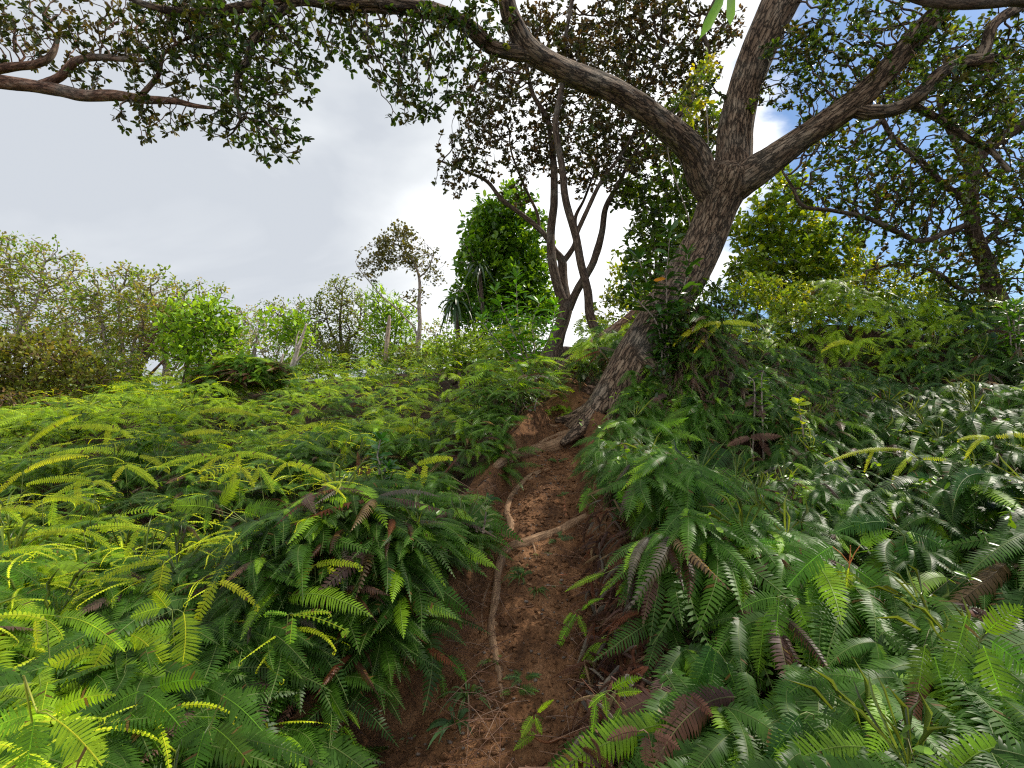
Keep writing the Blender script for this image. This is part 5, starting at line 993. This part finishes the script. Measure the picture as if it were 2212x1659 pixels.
for lb_, b_, st_, ln_, wd_, c_ in [
    ('yellow green leafy weed catching the sun above the dark hollow', (915,1260,2.9), [[(912,1235,2.85),(905,1215,2.8)],[(920,1235,2.85),(930,1222,2.8)]], .06, .02, (.30,.42,.04)),
    ('broad oval leaved seedling left of the looping root', (925,1190,3.1), [[(922,1165,3.05),(920,1150,3.0)]], .09, .055, (.05,.13,.03)),
    ('pale leaved weed hanging over the red bank near the path', (1035,1170,3.1), [[(1045,1140,3.05),(1050,1105,3.0)],[(1030,1150,3.05),(1020,1130,3.0)]], .06, .022, (.20,.25,.08)),
    ('small leafy weed at the top of the path beside the highest root', (1150,905,5), [[(1155,880,5),(1160,860,5)],[(1140,885,5),(1130,870,5)]], .08, .03, (.09,.2,.03)),
    ('thin leaved weed among the ferns right of the big trunk base', (1640,860,4.5), [[(1645,830,4.5),(1650,800,4.5)],[(1630,840,4.5),(1615,815,4.5)]], .09, .03, (.12,.24,.03)),
    ('single bright leaved weed in the upper right ferns', (1735,905,4.3), [[(1728,890,4.25),(1724,872,4.2)]], .09, .05, (.35,.45,.03))]:
    sapling(lb_, b_, st_, ln_, wd_, c_, every=10, name='weed', cat='weed')
# yellow leaved sprig on the big tree's left limb and leaf sprig at the top of the frame
auto_tree('climbing_shrub', 'yellow leaved twigs growing behind the fork of the big tree', 'shrub', (1500,640,6.3), [(1520,160,6.3,26,1.5),(1500,215,6.3,28),(1545,120,6.3,16),(1480,260,6.3,20)], 110, .08, dict(prob=.5, k=5, ln=.075, wd=.04, cols=[(.30,.36,.02),(.22,.34,.03),(.40,.36,.03)], spread=1.1), M_BARKP, r0=.022, stems=2, seed=60)
root = thing('leaf_sprig', 'two bright lime leaves hanging into the top of the picture', 'leaves', P(1560,-40,1.6)); lo = root.location[:]
mb = MB(); tube(mb, PP([(1640,-160,1.75),(1600,-90,1.65),(1560,-40,1.6),(1565,-10,1.6)]), .004, .002, sides=6, step=.02); mb.build('twig', M_BARKP, root, bark=True, loc=lo)
mb = MB(); pa = P(1568,-25,1.6); pb_ = P(1520,72,1.55); pc = P(1580,-20,1.6); pd = P(1578,42,1.56)
leaves(mb, np.array([pa, pc]), np.array([pb_-pa, pd-pc]), np.array([[.3, -1, .2], [-.4, -1, .1]]), [np.linalg.norm(pb_-pa), np.linalg.norm(pd-pc)*1.05], [.036, .032], np.array([[.16,.34,.03],[.14,.30,.03]]), 2, curl=.1); mb.build('leaf', M_LEAF, root, loc=lo)
root = thing('branch', 'thick dark branch crossing the top right corner', 'branch', P(2330,30,3.2)); lo = root.location[:]
mb = MB(); tube(mb, PP([(1900,-45,3.3),(1990,-2,3.25),(2060,8,3.2),(2140,4,3.2),(2220,0,3.2),(2420,40,3.2)]), .03, .05, sides=16, step=.03, rough=.2); mb.build('limb', M_BARKD, root, bark=True, loc=lo)
# ---- mound of ferns and dead fronds on the left slope
mb = MB(); mc = P(530,822,9.4)
for k in range(700):
    u = norm(R.standard_normal(3)); u[2] = abs(u[2])*.9-.15; p = mc+u*np.array([.75, .6, .52])*(1+.45*float(vnoise(u*2.1+7))); p[1] -= 0
    front = u[1] < .2 and u[2] < .45
    fern_node(mb, p, -1, 5., 1.0, k=3, pal='dry' if front and R.random() < .38 else ('bright' if u[2] > .5 and R.random() < .5 else 'mix'))
tag(mb.build('fern_mound', M_FERN, smooth=False), 'dark hollow mound of ferns hung with dead brown fronds on the left slope', 'fern mound')
# small leaved creepers and grass blades woven through the ferns
mb = MB(); sb = MB()
for p in WEEDS:
    k = R.integers(5, 12); a = R.uniform(0, 2*PI); run = np.array([math.cos(a), math.sin(a), R.uniform(-.1, .5)])*R.uniform(.10, .26)
    t = np.sort(R.random(k))[:, None]; q = p+run*t+np.array([0, 0, .06])*np.sin(t*PI); thin_stalk(sb, [p, p+run*.5+[0, 0, .06], p+run], .0015, np.array([.14, .12, .05]))
    if R.random() < .65:
        leaves(mb, q, R.standard_normal((k, 3))*[1, 1, .5], np.array([0, -.4, 1.])+.4*R.standard_normal((k, 3)), .025+.03*R.random(k), .012+.016*R.random(k), np.clip(lerp(MIDG, BRIG, R.random())*(.6+.8*R.random((k, 1))), 0, 1), 2)
    else:
        leaves(mb, np.repeat(p[None], k, 0), np.c_[R.standard_normal((k, 2))*.6, .5+R.random(k)], R.standard_normal((k, 3))+[0, -1, 0], .12+.14*R.random(k), .007+.004*R.random(k), np.clip(np.array([.12, .17, .04])*(.5+R.random((k, 1))), 0, 1), 2, curl=.35)
o = tag(mb.build('creeping_weeds', M_LEAF, smooth=False), 'small leaved creepers and grass blades woven through the fern thickets', 'weeds', kind='stuff')
sb.build('stems', M_STEM, o)
